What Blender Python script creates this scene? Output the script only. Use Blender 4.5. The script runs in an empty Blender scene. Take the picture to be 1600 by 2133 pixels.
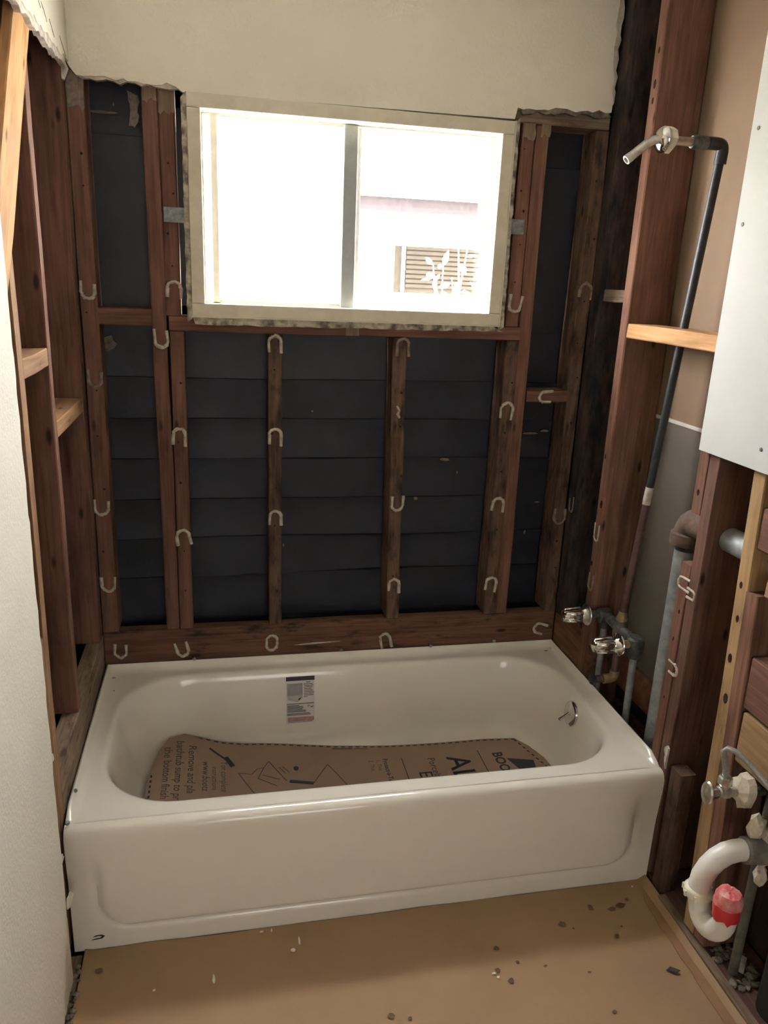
import bpy, bmesh, math, random
from mathutils import Vector, Matrix, noise as mnoise

random.seed(7)
scene = bpy.context.scene
COL = scene.collection

# ------------------------------------------------------------------ camera
cam_d = bpy.data.cameras.new('camera')
cam = bpy.data.objects.new('camera', cam_d)
COL.objects.link(cam)
scene.camera = cam
YAW, PIT, ROL = 0.2163655, 0.2951870, 0.0441270
CAM = Vector((-0.39033, -2.33494, 1.59403))
fw = Vector((math.sin(YAW) * math.cos(PIT), math.cos(YAW) * math.cos(PIT), -math.sin(PIT)))
rt = Vector((math.cos(YAW), -math.sin(YAW), 0))
up = rt.cross(fw)
r2 = rt * math.cos(ROL) + up * math.sin(ROL)
u2 = up * math.cos(ROL) - rt * math.sin(ROL)
cam.matrix_world = Matrix(((r2.x, u2.x, -fw.x, CAM.x), (r2.y, u2.y, -fw.y, CAM.y), (r2.z, u2.z, -fw.z, CAM.z), (0, 0, 0, 1)))
cam_d.sensor_fit = 'VERTICAL'
cam_d.sensor_height = 24.0
cam_d.lens = 24.0 * 1600.8257 / 2133.0
cam_d.clip_start = 0.02

# ------------------------------------------------------------------ world, sun, lights, exposure
world = bpy.data.worlds.new('sky')
scene.world = world
world.use_nodes = True
bg = world.node_tree.nodes['Background']
bg.inputs['Color'].default_value = (0.97, 0.97, 1.0, 1)
bg.inputs['Strength'].default_value = 27.0

def light(name, kind, loc, rot, energy, color, **kw):
    d = bpy.data.lights.new(name, kind)
    d.energy = energy
    d.color = color
    for k, v in kw.items():
        setattr(d, k, v)
    o = bpy.data.objects.new(name, d)
    o.location = loc
    o.rotation_euler = rot
    COL.objects.link(o)
    return o

sun = light('sun', 'SUN', (0, -3, 8), (0, 0, 0), 12.0, (1.0, 0.95, 0.86), angle=0.009)
sun.rotation_euler = Vector((-0.35, 0.75, -1.0)).to_track_quat('-Z', 'Y').to_euler()
# daylight portal in the bathroom window opening, and an added fill lamp in the unseen hall behind the camera
portal = light('window_daylight', 'AREA', (-0.01, 0.15, 1.755), (math.radians(90), 0, 0), 1.0, (1, 1, 1), shape='RECTANGLE', size=0.99, size_y=0.62)
portal.rotation_euler = Vector((0, -1, 0)).to_track_quat('-Z', 'Z').to_euler()
portal.data.cycles.is_portal = True
hall = light('hall_fill', 'AREA', (0.05, -4.75, 1.35), (0, 0, 0), 9.0, (1.0, 0.97, 0.92), shape='RECTANGLE', size=1.1, size_y=1.3)
hall.rotation_euler = Vector((0, 1, -0.05)).to_track_quat('-Z', 'Z').to_euler()

vs = scene.view_settings
vs.view_transform = 'Standard'
vs.look = 'None'
vs.exposure = 1.25
vs.gamma = 1.0
vs.use_curve_mapping = False

# ------------------------------------------------------------------ object helpers
WM = {}

def prop(o, label=None, cat=None, group=None, kind=None):
    if label: o['label'] = label
    if cat: o['category'] = cat
    if group: o['group'] = group
    if kind: o['kind'] = kind
    return o

def attach(o, M, parent=None):
    COL.objects.link(o)
    if parent is not None:
        o.parent = parent
        o.matrix_parent_inverse = WM[parent.name].inverted()
    o.matrix_basis = M
    WM[o.name] = M.copy()
    return o

def root(name, loc=(0, 0, 0), **kw):
    o = bpy.data.objects.new(name, None)
    o.empty_display_size = 0.05
    attach(o, Matrix.Translation(Vector(loc)))
    return prop(o, **kw)

def add(name, VF, mat, parent=None, smooth=False, M=None, angle=40, **kw):
    V, F = VF
    V = [Vector(v) for v in V]
    if M is None:
        lo = Vector([min(v[i] for v in V) for i in range(3)])
        hi = Vector([max(v[i] for v in V) for i in range(3)])
        c = Vector(((lo.x + hi.x) / 2, (lo.y + hi.y) / 2, lo.z))
        V = [v - c for v in V]
        M = Matrix.Translation(c)
    me = bpy.data.meshes.new(name)
    me.from_pydata([tuple(v) for v in V], [], F)
    bm = bmesh.new()
    bm.from_mesh(me)
    bmesh.ops.remove_doubles(bm, verts=bm.verts, dist=1e-6)
    bmesh.ops.recalc_face_normals(bm, faces=bm.faces)
    bm.to_mesh(me)
    bm.free()
    if smooth:
        me.shade_smooth()
        me.set_sharp_from_angle(angle=math.radians(angle))
    me.materials.append(mat)
    o = bpy.data.objects.new(name, me)
    attach(o, M, parent)
    return prop(o, **kw)

def join(*parts):
    V, F = [], []
    for v, f in parts:
        b = len(V)
        V += [Vector(p) for p in v]
        F += [tuple(i + b for i in q) for q in f]
    return V, F

def box(x0, x1, y0, y1, z0, z1, b=0.0):
    if b <= 0:
        V = [(x0, y0, z0), (x1, y0, z0), (x1, y1, z0), (x0, y1, z0), (x0, y0, z1), (x1, y0, z1), (x1, y1, z1), (x0, y1, z1)]
        F = [(0, 3, 2, 1), (4, 5, 6, 7), (0, 1, 5, 4), (1, 2, 6, 5), (2, 3, 7, 6), (3, 0, 4, 7)]
        return V, F
    bm = bmesh.new()
    V, F = box(x0, x1, y0, y1, z0, z1)
    vs_ = [bm.verts.new(v) for v in V]
    for f in F:
        bm.faces.new([vs_[i] for i in f])
    bmesh.ops.bevel(bm, geom=bm.edges[:], offset=b, segments=2, profile=0.6, affect='EDGES')
    bm.verts.index_update()
    out = ([v.co.copy() for v in bm.verts], [tuple(v.index for v in f.verts) for f in bm.faces])
    bm.free()
    return out

def frame_of(t):
    t = t.normalized()
    a = Vector((0, 0, 1)) if abs(t.z) < 0.9 else Vector((1, 0, 0))
    u = t.cross(a).normalized()
    return u, t.cross(u).normalized()

def tube(path, r, n=12, caps=True):
    path = [Vector(p) for p in path]
    m = len(path)
    rs = r if isinstance(r, (list, tuple)) else [r] * m
    V, F = [], []
    u = None
    for i, p in enumerate(path):
        t = (path[min(i + 1, m - 1)] - path[max(i - 1, 0)]).normalized()
        if u is None:
            u, _ = frame_of(t)
        else:
            u = (u - t * u.dot(t)).normalized()
        w = t.cross(u)
        for k in range(n):
            a = 2 * math.pi * k / n
            V.append(p + (u * math.cos(a) + w * math.sin(a)) * rs[i])
    for i in range(m - 1):
        for k in range(n):
            F.append((i * n + k, i * n + (k + 1) % n, (i + 1) * n + (k + 1) % n, (i + 1) * n + k))
    if caps:
        F.append(tuple(range(n))[::-1])
        F.append(tuple((m - 1) * n + k for k in range(n)))
    return V, F

def lathe(profile, origin, axis, n=24):
    """profile: list of (radius, height) turned about axis through origin"""
    o = Vector(origin)
    ax = Vector(axis).normalized()
    u, w = frame_of(ax)
    V, F = [], []
    for (r, h) in profile:
        for k in range(n):
            a = 2 * math.pi * k / n
            V.append(o + ax * h + (u * math.cos(a) + w * math.sin(a)) * max(r, 1e-5))
    for i in range(len(profile) - 1):
        for k in range(n):
            F.append((i * n + k, i * n + (k + 1) % n, (i + 1) * n + (k + 1) % n, (i + 1) * n + k))
    F.append(tuple(range(n))[::-1])
    F.append(tuple((len(profile) - 1) * n + k for k in range(n)))
    return V, F

def arc3(p0, p1, p2, rad, n=8):
    """path p0-p1-p2 with the corner p1 rounded"""
    p0, p1, p2 = Vector(p0), Vector(p1), Vector(p2)
    a = (p0 - p1).normalized()
    b = (p2 - p1).normalized()
    ang = a.angle(b)
    d = rad / math.tan(ang / 2)
    s, e = p1 + a * d, p1 + b * d
    out = [p0]
    for i in range(n + 1):
        t = i / n
        out.append(s * (1 - t) ** 2 + p1 * 2 * t * (1 - t) + e * t ** 2)
    out.append(p2)
    return out

def prism(poly, place, t):
    """poly: 2-D outline; place(a, b, d) -> 3-D point; extruded from depth 0 to t"""
    n = len(poly)
    V = [Vector(place(a, b, 0)) for a, b in poly] + [Vector(place(a, b, t)) for a, b in poly]
    F = [tuple(range(n)), tuple(range(2 * n - 1, n - 1, -1))]
    for i in range(n):
        j = (i + 1) % n
        F.append((i, j, n + j, n + i))
    return V, F

def jag(p, q, n, amp):
    """rough broken edge from p (included) to q (excluded)"""
    p, q = Vector(p), Vector(q)
    d = (q - p)
    nrm = Vector((-d.y, d.x)).normalized()
    out = []
    for i in range(n):
        t = i / n
        k = 0 if i == 0 else random.uniform(-amp, amp)
        out.append(tuple(p + d * (t + (0 if i == 0 else random.uniform(-.3, .3) / n)) + nrm * k))
    return out

def board(name, A, B, w, d, wdir, mat, parent, jit=0.0009, **kw):
    """a sawn piece of timber along A-B: width w along wdir, depth d across; local z runs with the grain"""
    A, B = Vector(A), Vector(B)
    L = (B - A).length
    z = (B - A).normalized()
    x = Vector(wdir)
    x = (x - z * x.dot(z)).normalized()
    y = z.cross(x)
    c = 0.0025
    hw, hd = w / 2, d / 2
    sec = [(-hw + c, -hd), (hw - c, -hd), (hw, -hd + c), (hw, hd - c), (hw - c, hd), (-hw + c, hd), (-hw, hd - c), (-hw, -hd + c)]
    n = max(2, min(7, int(L / 0.22)))
    V, F = [], []
    for i in range(n + 1):
        dx, dy = random.gauss(0, jit), random.gauss(0, jit)
        for (a, b) in sec:
            V.append((a + dx + random.gauss(0, jit * .5), b + dy + random.gauss(0, jit * .5), L * i / n))
    for i in range(n):
        for k in range(8):
            F.append((i * 8 + k, i * 8 + (k + 1) % 8, (i + 1) * 8 + (k + 1) % 8, (i + 1) * 8 + k))
    F.append(tuple(range(8))[::-1])
    F.append(tuple(n * 8 + k for k in range(8)))
    M = Matrix(((x.x, y.x, z.x, A.x), (x.y, y.y, z.y, A.y), (x.z, y.z, z.z, A.z), (0, 0, 0, 1)))
    return add(name, (V, F), mat, parent, M=M, **kw)

def vbox(name, x0, x1, y0, y1, z0, z1, mat, parent, axis='z', **kw):
    """board given by its bounds, grain along axis"""
    cx, cy, cz = (x0 + x1) / 2, (y0 + y1) / 2, (z0 + z1) / 2
    if axis == 'z':
        return board(name, (cx, cy, z0), (cx, cy, z1), x1 - x0, y1 - y0, (1, 0, 0), mat, parent, **kw)
    if axis == 'x':
        return board(name, (x0, cy, cz), (x1, cy, cz), y1 - y0, z1 - z0, (0, 1, 0), mat, parent, **kw)
    return board(name, (cx, y0, cz), (cx, y1, cz), x1 - x0, z1 - z0, (1, 0, 0), mat, parent, **kw)

# ------------------------------------------------------------------ materials
def nodes_of(name):
    m = bpy.data.materials.new(name)
    m.use_nodes = True
    nt = m.node_tree
    return m, nt, nt.nodes, nt.links, nt.nodes['Principled BSDF']

def coords(nt, scale, kind='Object'):
    tc = nt.nodes.new('ShaderNodeTexCoord')
    mp = nt.nodes.new('ShaderNodeMapping')
    mp.inputs['Scale'].default_value = scale
    nt.links.new(tc.outputs[kind], mp.inputs['Vector'])
    return mp.outputs['Vector']

def noise_n(nt, vec, scale=5, detail=4, rough=0.55, dist=0.0):
    n = nt.nodes.new('ShaderNodeTexNoise')
    n.inputs['Scale'].default_value = scale
    n.inputs['Detail'].default_value = detail
    n.inputs['Roughness'].default_value = rough
    n.inputs['Distortion'].default_value = dist
    nt.links.new(vec, n.inputs['Vector'])
    return n.outputs['Fac']

def ramp(nt, fac, stops):
    r = nt.nodes.new('ShaderNodeValToRGB')
    e = r.color_ramp.elements
    while len(e) < len(stops):
        e.new(0.5)
    for i, (p, c) in enumerate(stops):
        e[i].position = p
        e[i].color = (*c, 1) if len(c) == 3 else c
    nt.links.new(fac, r.inputs['Fac'])
    return r.outputs['Color']

def mix(nt, fac, a, b, mode='MIX'):
    m = nt.nodes.new('ShaderNodeMix')
    m.data_type = 'RGBA'
    m.blend_type = mode
    for sock, v in ((m.inputs[0], fac), (m.inputs[6], a), (m.inputs[7], b)):
        if hasattr(v, 'is_linked'):
            nt.links.new(v, sock)
        else:
            sock.default_value = v if not isinstance(v, tuple) else ((*v, 1) if len(v) == 3 else v)
    return m.outputs[2]

def bump(nt, h, strength, dist=0.002):
    b = nt.nodes.new('ShaderNodeBump')
    b.inputs['Strength'].default_value = strength
    b.inputs['Distance'].default_value = dist
    nt.links.new(h, b.inputs['Height'])
    nt.links.new(b.outputs['Normal'], nt.nodes['Principled BSDF'].inputs['Normal'])

def sc(c, k):
    return tuple(min(1, x * k) for x in c)

def wood(name, base, stain=None, stain_lo=0.5, stain_hi=0.7, rough=0.75, contrast=0.45):
    m, nt, N, L, bs = nodes_of(name)
    v = coords(nt, (38, 38, 1.6))
    g = noise_n(nt, v, 2.2, 6, 0.6, 0.8)
    col = ramp(nt, g, [(0.25, sc(base, 1 - contrast)), (0.5, base), (0.78, sc(base, 1 + contrast * .8))])
    v2 = coords(nt, (6, 6, 1.5))
    big = noise_n(nt, v2, 3.0, 3, 0.6)
    col = mix(nt, 1.0, col, ramp(nt, big, [(0.3, (.62, .58, .56)), (0.55, (1, 1, 1)), (0.8, (1.12, 1.06, 1.0))]), 'MULTIPLY')
    oi = N.new('ShaderNodeObjectInfo')
    col = mix(nt, 1.0, col, ramp(nt, oi.outputs['Random'], [(0, (.82, .80, .80)), (1, (1.12, 1.1, 1.06))]), 'MULTIPLY')
    # knots and old nail rust
    vo = N.new('ShaderNodeTexVoronoi')
    vo.inputs['Scale'].default_value = 1.0
    L.new(coords(nt, (16, 16, 5.5)), vo.inputs['Vector'])
    kn = ramp(nt, vo.outputs['Distance'], [(0.06, (1, 1, 1)), (0.14, (0, 0, 0))])
    col = mix(nt, kn, col, sc(base, 0.22))
    if stain:
        sf = ramp(nt, noise_n(nt, coords(nt, (9, 9, 3.0)), 2.4, 5, 0.65), [(stain_lo, (0, 0, 0)), (stain_hi, (1, 1, 1))])
        col = mix(nt, sf, col, stain)
    L.new(col, bs.inputs['Base Color'])
    bs.inputs['Roughness'].default_value = rough
    bs.inputs['Specular IOR Level'].default_value = 0.1
    bump(nt, g, 0.35, 0.0012)
    return m

def plain(name, c, rough=0.5, metal=0.0, var=0.12, scale=30, bmp=0.0, spec=0.5, coat=0.0, c2=None, lo=0.35, hi=0.65, bscale=None):
    m, nt, N, L, bs = nodes_of(name)
    v = coords(nt, (1, 1, 1))
    f = noise_n(nt, v, scale, 5, 0.6)
    col = ramp(nt, f, [(lo, c2 if c2 else sc(c, 1 - var)), (hi, c if c2 else sc(c, 1 + var * .6))])
    L.new(col, bs.inputs['Base Color'])
    bs.inputs['Roughness'].default_value = rough
    bs.inputs['Metallic'].default_value = metal
    bs.inputs['Specular IOR Level'].default_value = spec
    bs.inputs['Coat Weight'].default_value = coat
    bs.inputs['Coat Roughness'].default_value = 0.08
    if bmp:
        bump(nt, f if not bscale else noise_n(nt, v, bscale, 4, .6), bmp, 0.003)
    return m

M = {}
M['wood_red'] = wood('aged_red_brown_fir', (0.188, 0.099, 0.069))
M['wood_side'] = wood('aged_dark_fir', (0.140, 0.078, 0.058))
M['wood_mold'] = wood('mold_stained_fir', (0.150, 0.092, 0.062), (0.022, 0.020, 0.018), 0.46, 0.68)
M['wood_black'] = wood('blackened_fir', (0.085, 0.056, 0.050), (0.020, 0.020, 0.023), 0.40, 0.62)
M['wood_ledge'] = wood('water_stained_ledger', (0.165, 0.085, 0.055), (0.020, 0.018, 0.017), 0.55, 0.70)
M['wood_orange'] = wood('fresh_orange_fir', (0.520, 0.300, 0.140), contrast=0.28)
M['wood_tan'] = wood('tan_fir', (0.300, 0.178, 0.100), contrast=0.35)
M['wood_yellow'] = wood('yellow_pine', (0.330, 0.215, 0.110), (0.16, 0.10, 0.06), 0.6, 0.75, contrast=0.3)
M['wood_gray'] = wood('weathered_gray_brown_board', (0.250, 0.185, 0.130), (0.10, 0.06, 0.04), 0.52, 0.7)
M['wood_dark'] = wood('dark_old_board', (0.060, 0.034, 0.028))
M['dark_old'] = plain('dark_void_board', (0.050, 0.032, 0.026), 0.9, var=0.4, scale=9)
M['osb'] = plain('strand_board', (0.270, 0.120, 0.055), 0.8, scale=28, c2=(0.120, 0.045, 0.025), lo=0.3, hi=0.7)
M['paper_black'] = plain('black_building_paper', (0.0105, 0.0128, 0.0220), 0.50, var=0.4, scale=7, bmp=0.5, bscale=22, spec=0.5)
M['plaster'] = plain('cream_painted_plaster', (0.760, 0.715, 0.600), 0.62, var=0.03, scale=5, bmp=0.5, bscale=110, spec=0.3)
M['plaster_raw'] = plain('raw_gray_plaster', (0.570, 0.515, 0.430), 0.9, var=0.3, scale=40, bmp=0.6)
M['hall_shell'] = plain('tan_hall_shell', (0.36, 0.31, 0.25), 0.7, var=0.03, scale=6)  # muted tan to hold down bounce from the added hall
M['ceiling'] = plain('ceiling_paint', (0.78, 0.76, 0.70), 0.8, var=0.03, scale=8)
M['drywall_white'] = plain('white_drywall_face', (0.450, 0.450, 0.420), 0.6, var=0.02, scale=14, bmp=0.05, bscale=200, spec=0.3)
M['drywall_tan'] = plain('tan_drywall_back', (0.220, 0.146, 0.090), 0.9, var=0.06, scale=6)
M['drywall_gray'] = plain('gray_brown_drywall_back', (0.135, 0.112, 0.088), 0.9, var=0.06, scale=6)
M['joint'] = plain('pale_joint', (0.62, 0.58, 0.52), 0.9)
M['porcelain'] = plain('white_porcelain', (0.845, 0.795, 0.700), 0.16, var=0.012, scale=3, spec=0.5, coat=0.35)
M['chrome'] = plain('chrome', (0.80, 0.79, 0.77), 0.10, 1.0, var=0.05, scale=20)
M['chrome_worn'] = plain('worn_chrome', (0.58, 0.57, 0.53), 0.30, 1.0, var=0.25, scale=60, bmp=0.1)
M['steel_gray'] = plain('galvanized_pipe', (0.330, 0.345, 0.345), 0.55, 0.35, var=0.25, scale=35, bmp=0.15)
M['steel_dark'] = plain('dull_dark_brass', (0.115, 0.118, 0.102), 0.55, 0.5, var=0.5, scale=45, bmp=0.3)
M['iron_black'] = plain('black_iron_pipe', (0.040, 0.042, 0.048), 0.5, 0.3, var=0.35, scale=30)
M['copper_dull'] = plain('dull_brown_copper', (0.150, 0.085, 0.072), 0.5, 0.4, var=0.3, scale=30)
M['rust'] = plain('rusty_iron', (0.150, 0.088, 0.058), 0.85, 0.1, scale=40, c2=(0.05, 0.035, 0.03), lo=0.3, hi=0.7, bmp=0.4)
M['brass'] = plain('tarnished_brass', (0.38, 0.27, 0.14), 0.45, 0.5, var=0.3, scale=40)
M['pvc'] = plain('white_plastic', (0.820, 0.800, 0.740), 0.35, var=0.05, scale=12)
M['pvc_cream'] = plain('cream_plastic', (0.760, 0.715, 0.560), 0.4, var=0.06, scale=18)
M['tape_red'] = plain('red_tape', (0.560, 0.020, 0.030), 0.30, scale=14, c2=(0.62, 0.05, 0.06), bmp=0.4, bscale=30)
M['tape_pink'] = plain('dusty_red_tape', (0.680, 0.360, 0.320), 0.55, scale=45, c2=(0.58, 0.08, 0.08), bmp=0.4, bscale=30)
M['bead'] = plain('dried_adhesive', (0.470, 0.410, 0.330), 0.45, var=0.35, scale=60, spec=0.5)
M['bead_faint'] = plain('dirty_adhesive', (0.230, 0.175, 0.130), 0.5, var=0.4, scale=60)
M['nail'] = plain('steel_nail', (0.35, 0.36, 0.38), 0.35, 0.8)
M['hole'] = plain('nail_hole', (0.045, 0.026, 0.019), 0.95, var=.4, spec=0.0)
M['paint'] = plain('cream_window_paint', (0.640, 0.585, 0.455), 0.55, var=0.08, scale=22, bmp=0.1)
M['paint_peel'] = plain('peeling_paint', (0.520, 0.465, 0.350), 0.8, scale=30, c2=(0.130, 0.105, 0.085), lo=0.38, hi=0.60, bmp=0.5)
M['sash'] = plain('gray_aluminium_sash', (0.330, 0.345, 0.340), 0.45, 0.3, var=0.08)
M['sash_pale'] = plain('pale_sash', (0.520, 0.490, 0.440), 0.55, var=0.08)
M['tin'] = plain('galvanized_strap', (0.230, 0.245, 0.245), 0.5, 0.5, var=0.4, scale=70)
M['kraft'] = plain('brown_floor_paper', (0.345, 0.220, 0.116), 0.66, var=0.07, scale=4, bmp=0.08, bscale=14, spec=0.35)
M['kraft_damp'] = plain('damp_stained_paper', (0.300, 0.165, 0.075), 0.6, var=0.12, scale=9)
M['stain'] = plain('dark_drip_stain', (0.150, 0.085, 0.042), 0.8, var=0.3, scale=80)
M['cardboard'] = plain('brown_cardboard', (0.315, 0.210, 0.143), 0.85, var=0.06, scale=10)
M['ink'] = plain('navy_black_ink', (0.022, 0.026, 0.038), 0.7)
M['ink_soft'] = plain('thin_gray_ink', (0.085, 0.070, 0.062), 0.8)
M['lb_white'] = plain('sticker_white', (0.70, 0.67, 0.63), 0.5, var=0.02)
M['lb_gray'] = plain('sticker_gray', (0.36, 0.34, 0.34), 0.5, var=0.12, scale=40)
M['lb_lgray'] = plain('sticker_pale_gray', (0.50, 0.48, 0.47), 0.5, var=0.08, scale=40)
M['lb_black'] = plain('sticker_black', (0.035, 0.024, 0.028), 0.5)
M['lb_text'] = plain('sticker_text_gray', (0.11, 0.10, 0.10), 0.6)
M['lb_red'] = plain('sticker_pink', (0.50, 0.27, 0.26), 0.6, var=0.2, scale=90)
M['chip'] = plain('white_paint_chip', (0.80, 0.77, 0.68), 0.7)
M['rubble'] = plain('gray_rubble', (0.185, 0.160, 0.120), 0.95, var=0.5, scale=50)
M['pipe_dirty'] = plain('grimy_olive_pipe', (0.120, 0.112, 0.085), 0.7, 0.1, var=0.4, scale=30)
M['coupling_dirty'] = plain('grimy_rubber_coupling', (0.215, 0.195, 0.160), 0.7, 0.0, var=0.35, scale=25)
M['valve_dirty'] = plain('dirty_plated_brass', (0.400, 0.365, 0.290), 0.5, 0.3, var=0.35, scale=60)
M['chunk'] = plain('cream_plaster_chunk', (0.660, 0.590, 0.470), 0.9, var=0.18, scale=50, bmp=0.5)
M['tar'] = plain('tar_black', (0.012, 0.012, 0.012), 0.6)
M['hose'] = plain('braided_steel_hose', (0.400, 0.400, 0.385), 0.4, 0.6, var=0.2, scale=220, bmp=0.2)
M['house'] = plain('neighbour_white_stucco', (0.80, 0.78, 0.72), 0.9, var=0.02)
M['fascia'] = plain('neighbour_brown_fascia', (0.026, 0.0215, 0.0215), 0.9, spec=0.0)
M['shutter'] = plain('neighbour_brown_slat', (0.026, 0.022, 0.017), 0.9, spec=0.0)
M['leaf'] = plain('sunlit_leaf', (0.55, 0.60, 0.30), 0.6, scale=9, c2=(0.30, 0.40, 0.10))
M['twig'] = plain('shrub_twig', (0.45, 0.40, 0.30), 0.8)
M['ground'] = plain('pale_ground', (0.45, 0.42, 0.36), 0.95)

def glass_mat(name, frosted):
    m, nt, N, L, bs = nodes_of(name)
    out = N['Material Output']
    N.remove(bs)
    tr = N.new('ShaderNodeBsdfTransparent')
    gl = N.new('ShaderNodeBsdfGlossy')
    gl.inputs['Roughness'].default_value = 0.3 if frosted else 0.02
    mx = N.new('ShaderNodeMixShader')
    mx.inputs['Fac'].default_value = 0.05
    if frosted:
        tl = N.new('ShaderNodeBsdfTranslucent')
        tl.inputs['Color'].default_value = (0.95, 0.97, 0.97, 1)
        L.new(tl.outputs['BSDF'], mx.inputs[1])
    else:
        tr.inputs['Color'].default_value = (0.97, 0.97, 0.97, 1)
        L.new(tr.outputs['BSDF'], mx.inputs[1])
    L.new(gl.outputs['BSDF'], mx.inputs[2])
    L.new(mx.outputs['Shader'], out.inputs['Surface'])
    return m

M['glass'] = glass_mat('clear_glass', False)
M['frost'] = glass_mat('frosted_glass', True)

# ------------------------------------------------------------------ room shell
ZC = 2.46
YB = -3.40
FY = 0.003          # face of the back-wall studs
add('floor', box(-0.95, 0.98, YB - 1.6, 0.12, -0.14, -0.012), M['dark_old'], kind='structure')
add('ceiling', box(-0.95, 0.98, YB - 1.6, 0.12, ZC, ZC + 0.06), M['ceiling'], kind='structure')

def u_bead(plane, ca, cb, w=0.040, h=0.050, rot=0.0, r=0.0052, parent=None, mat='bead', sag=0.15):
    """a horseshoe of dried adhesive on a stud face. plane 'y' = back wall, 'x' = right wall"""
    pts = []
    for i in range(13):
        a = math.pi * i / 12
        pts.append((-math.cos(a) * w / 2, -math.sin(a) * w / 2 - (h / 2 - w / 2)))
    pts = [(-w / 2, h / 2)] + pts + [(w / 2, h / 2 * random.uniform(.6, 1.0))]
    c, s = math.cos(rot), math.sin(rot)
    path, rs = [], []
    for (a, b) in pts:
        a, b = a * c - b * s, a * s + b * c
        a += random.gauss(0, 0.0009)
        b += random.gauss(0, 0.0009)
        if plane == 'y':
            path.append((ca + a, FY - 0.0015, cb + b))
        else:
            path.append((0.7635, ca + a, cb + b))
        rs.append(r * random.uniform(.75, 1.2))
    add('adhesive_bead', tube(path, rs, 8), M[mat], parent, smooth=True)

def nail_marks(plane, spots, parent, r=0.0032):
    parts = []
    for (a, b) in spots:
        k = random.uniform(.7, 1.3) * r
        if plane == 'y':
            parts.append(lathe([(k, 0), (k * .9, .0008)], (a, FY - .0003, b), (0, -1, 0), 8))
        else:
            v_, f_ = lathe([(k, 0), (k * .9, .0008)], (0.7622, a, b), (-1, 0, 0), 10)
            parts.append(([Vector((v.x, v.y, b + (v.z - b) * 1.7)) for v in v_], f_))
    if parts:
        add('nail_marks', join(*parts), M['hole'], parent, kind='stuff')

# ---- back wall -----------------------------------------------------
wb = root('wall_back', (0, 0.05, 0), kind='structure')
D = 0.092

def bstud(name, x0, x1, z0, z1, mat, top_shift=0.0):
    cx = (x0 + x1) / 2
    return board(name, (cx, FY + D / 2, z0), (cx + top_shift, FY + D / 2, z1), x1 - x0, D, (1, 0, 0), M[mat], wb)

s_cl = bstud('stud', -0.7665, -0.7205, 0.486, 2.40, 'wood_red')
s_kl = bstud('stud', -0.573, -0.533, 0.486, 2.40, 'wood_red', -0.008)
s_jlu = bstud('stud', -0.5375, -0.4965, 1.466, 2.40, 'wood_red')
s_jl = bstud('stud', -0.531, -0.490, 0.486, 1.422, 'wood_red')
s_c1 = bstud('stud', -0.249, -0.207, 0.486, 1.422, 'wood_mold')
s_c2 = bstud('stud', 0.147, 0.190, 0.486, 1.422, 'wood_mold', -0.018)
s_jr = bstud('stud', 0.495, 0.537, 0.486, 1.422, 'wood_mold')
s_jru = bstud('stud', 0.484, 0.527, 1.466, 2.040, 'wood_red')
s_kr = bstud('stud', 0.539, 0.580, 0.486, 2.040, 'wood_red', -0.010)
s_cr = bstud('stud', 0.720, 0.762, 0.486, 2.040, 'wood_mold')
s_sill = vbox('window_sill_plate', -0.530, 0.536, FY, FY + D, 1.423, 1.465, M['wood_red'], wb, 'x')
s_bl = vbox('blocking', -0.722, -0.577, FY + .002, FY + D, 1.437, 1.483, M['wood_red'], wb, 'x')
s_br = vbox('blocking', 0.580, 0.722, FY + .002, FY + D, 1.230, 1.266, M['wood_red'], wb, 'x')
s_hr = vbox('header', 0.462, 0.756, FY - .004, FY + D, 2.042, 2.082, M['wood_gray'], wb, 'x')
s_led = vbox('ledger_board', -0.766, 0.763, FY - .001, FY + 0.040, 0.360, 0.485, M['wood_ledge'], wb, 'x')
vbox('bottom_plate', -0.86, 0.86, FY, FY + D, -0.01, 0.035, M['wood_dark'], wb, 'x')
vbox('top_plate', -0.86, 0.86, FY, FY + D, 2.40, 2.46, M['wood_dark'], wb, 'x')

U, NN = 0.0, math.pi
for (st, x, z, rot, m) in [
    (s_cl, -0.744, 1.529, U, 'bead'), (s_cl, -0.741, 1.285, U, 'bead_faint'), (s_cl, -0.747, 0.899, U, 'bead'), (s_cl, -0.742, 0.650, U, 'bead'),
    (s_kl, -0.554, 1.402, U, 'bead'), (s_jlu, -0.513, 1.536, NN, 'bead'),
    (s_jl, -0.513, 1.112, NN, 'bead'), (s_jl, -0.511, 0.796, NN + .1, 'bead'),
    (s_c1, -0.229, 1.392, NN, 'bead'), (s_c1, -0.229, 1.112, NN, 'bead'), (s_c1, -0.228, 0.853, NN, 'bead'),
    (s_c2, 0.160, 1.392, NN, 'bead_faint'), (s_c2, 0.166, 0.896, U, 'bead'), (s_c2, 0.169, 0.605, NN, 'bead'),
    (s_jru, 0.510, 1.536, U - .12, 'bead'), (s_jr, 0.514, 1.199, NN - .1, 'bead'), (s_jr, 0.513, 0.884, NN - .1, 'bead'), (s_jr, 0.513, 0.596, NN - .1, 'bead'),
    (s_br, 0.645, 1.247, math.pi / 2 * -1, 'bead'), (s_cr, 0.740, 0.840, U, 'bead_faint'), (s_cr, 0.742, 1.58, NN, 'bead_faint'),
    (s_led, -0.718, 0.420, U, 'bead'), (s_led, -0.528, 0.414, U + .25, 'bead'), (s_led, -0.239, 0.422, NN, 'bead'),
    (s_led, 0.148, 0.402, NN + .2, 'bead'), (s_led, 0.713, 0.418, math.pi / 2 * -1.2, 'bead')]:
    if st is s_br:
        u_bead('y', x, z, 0.034, 0.046, rot, parent=st, mat=m)
    else:
        u_bead('y', x, z, random.uniform(.034, .040), random.uniform(.046, .056), rot, parent=st, mat=m)
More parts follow.
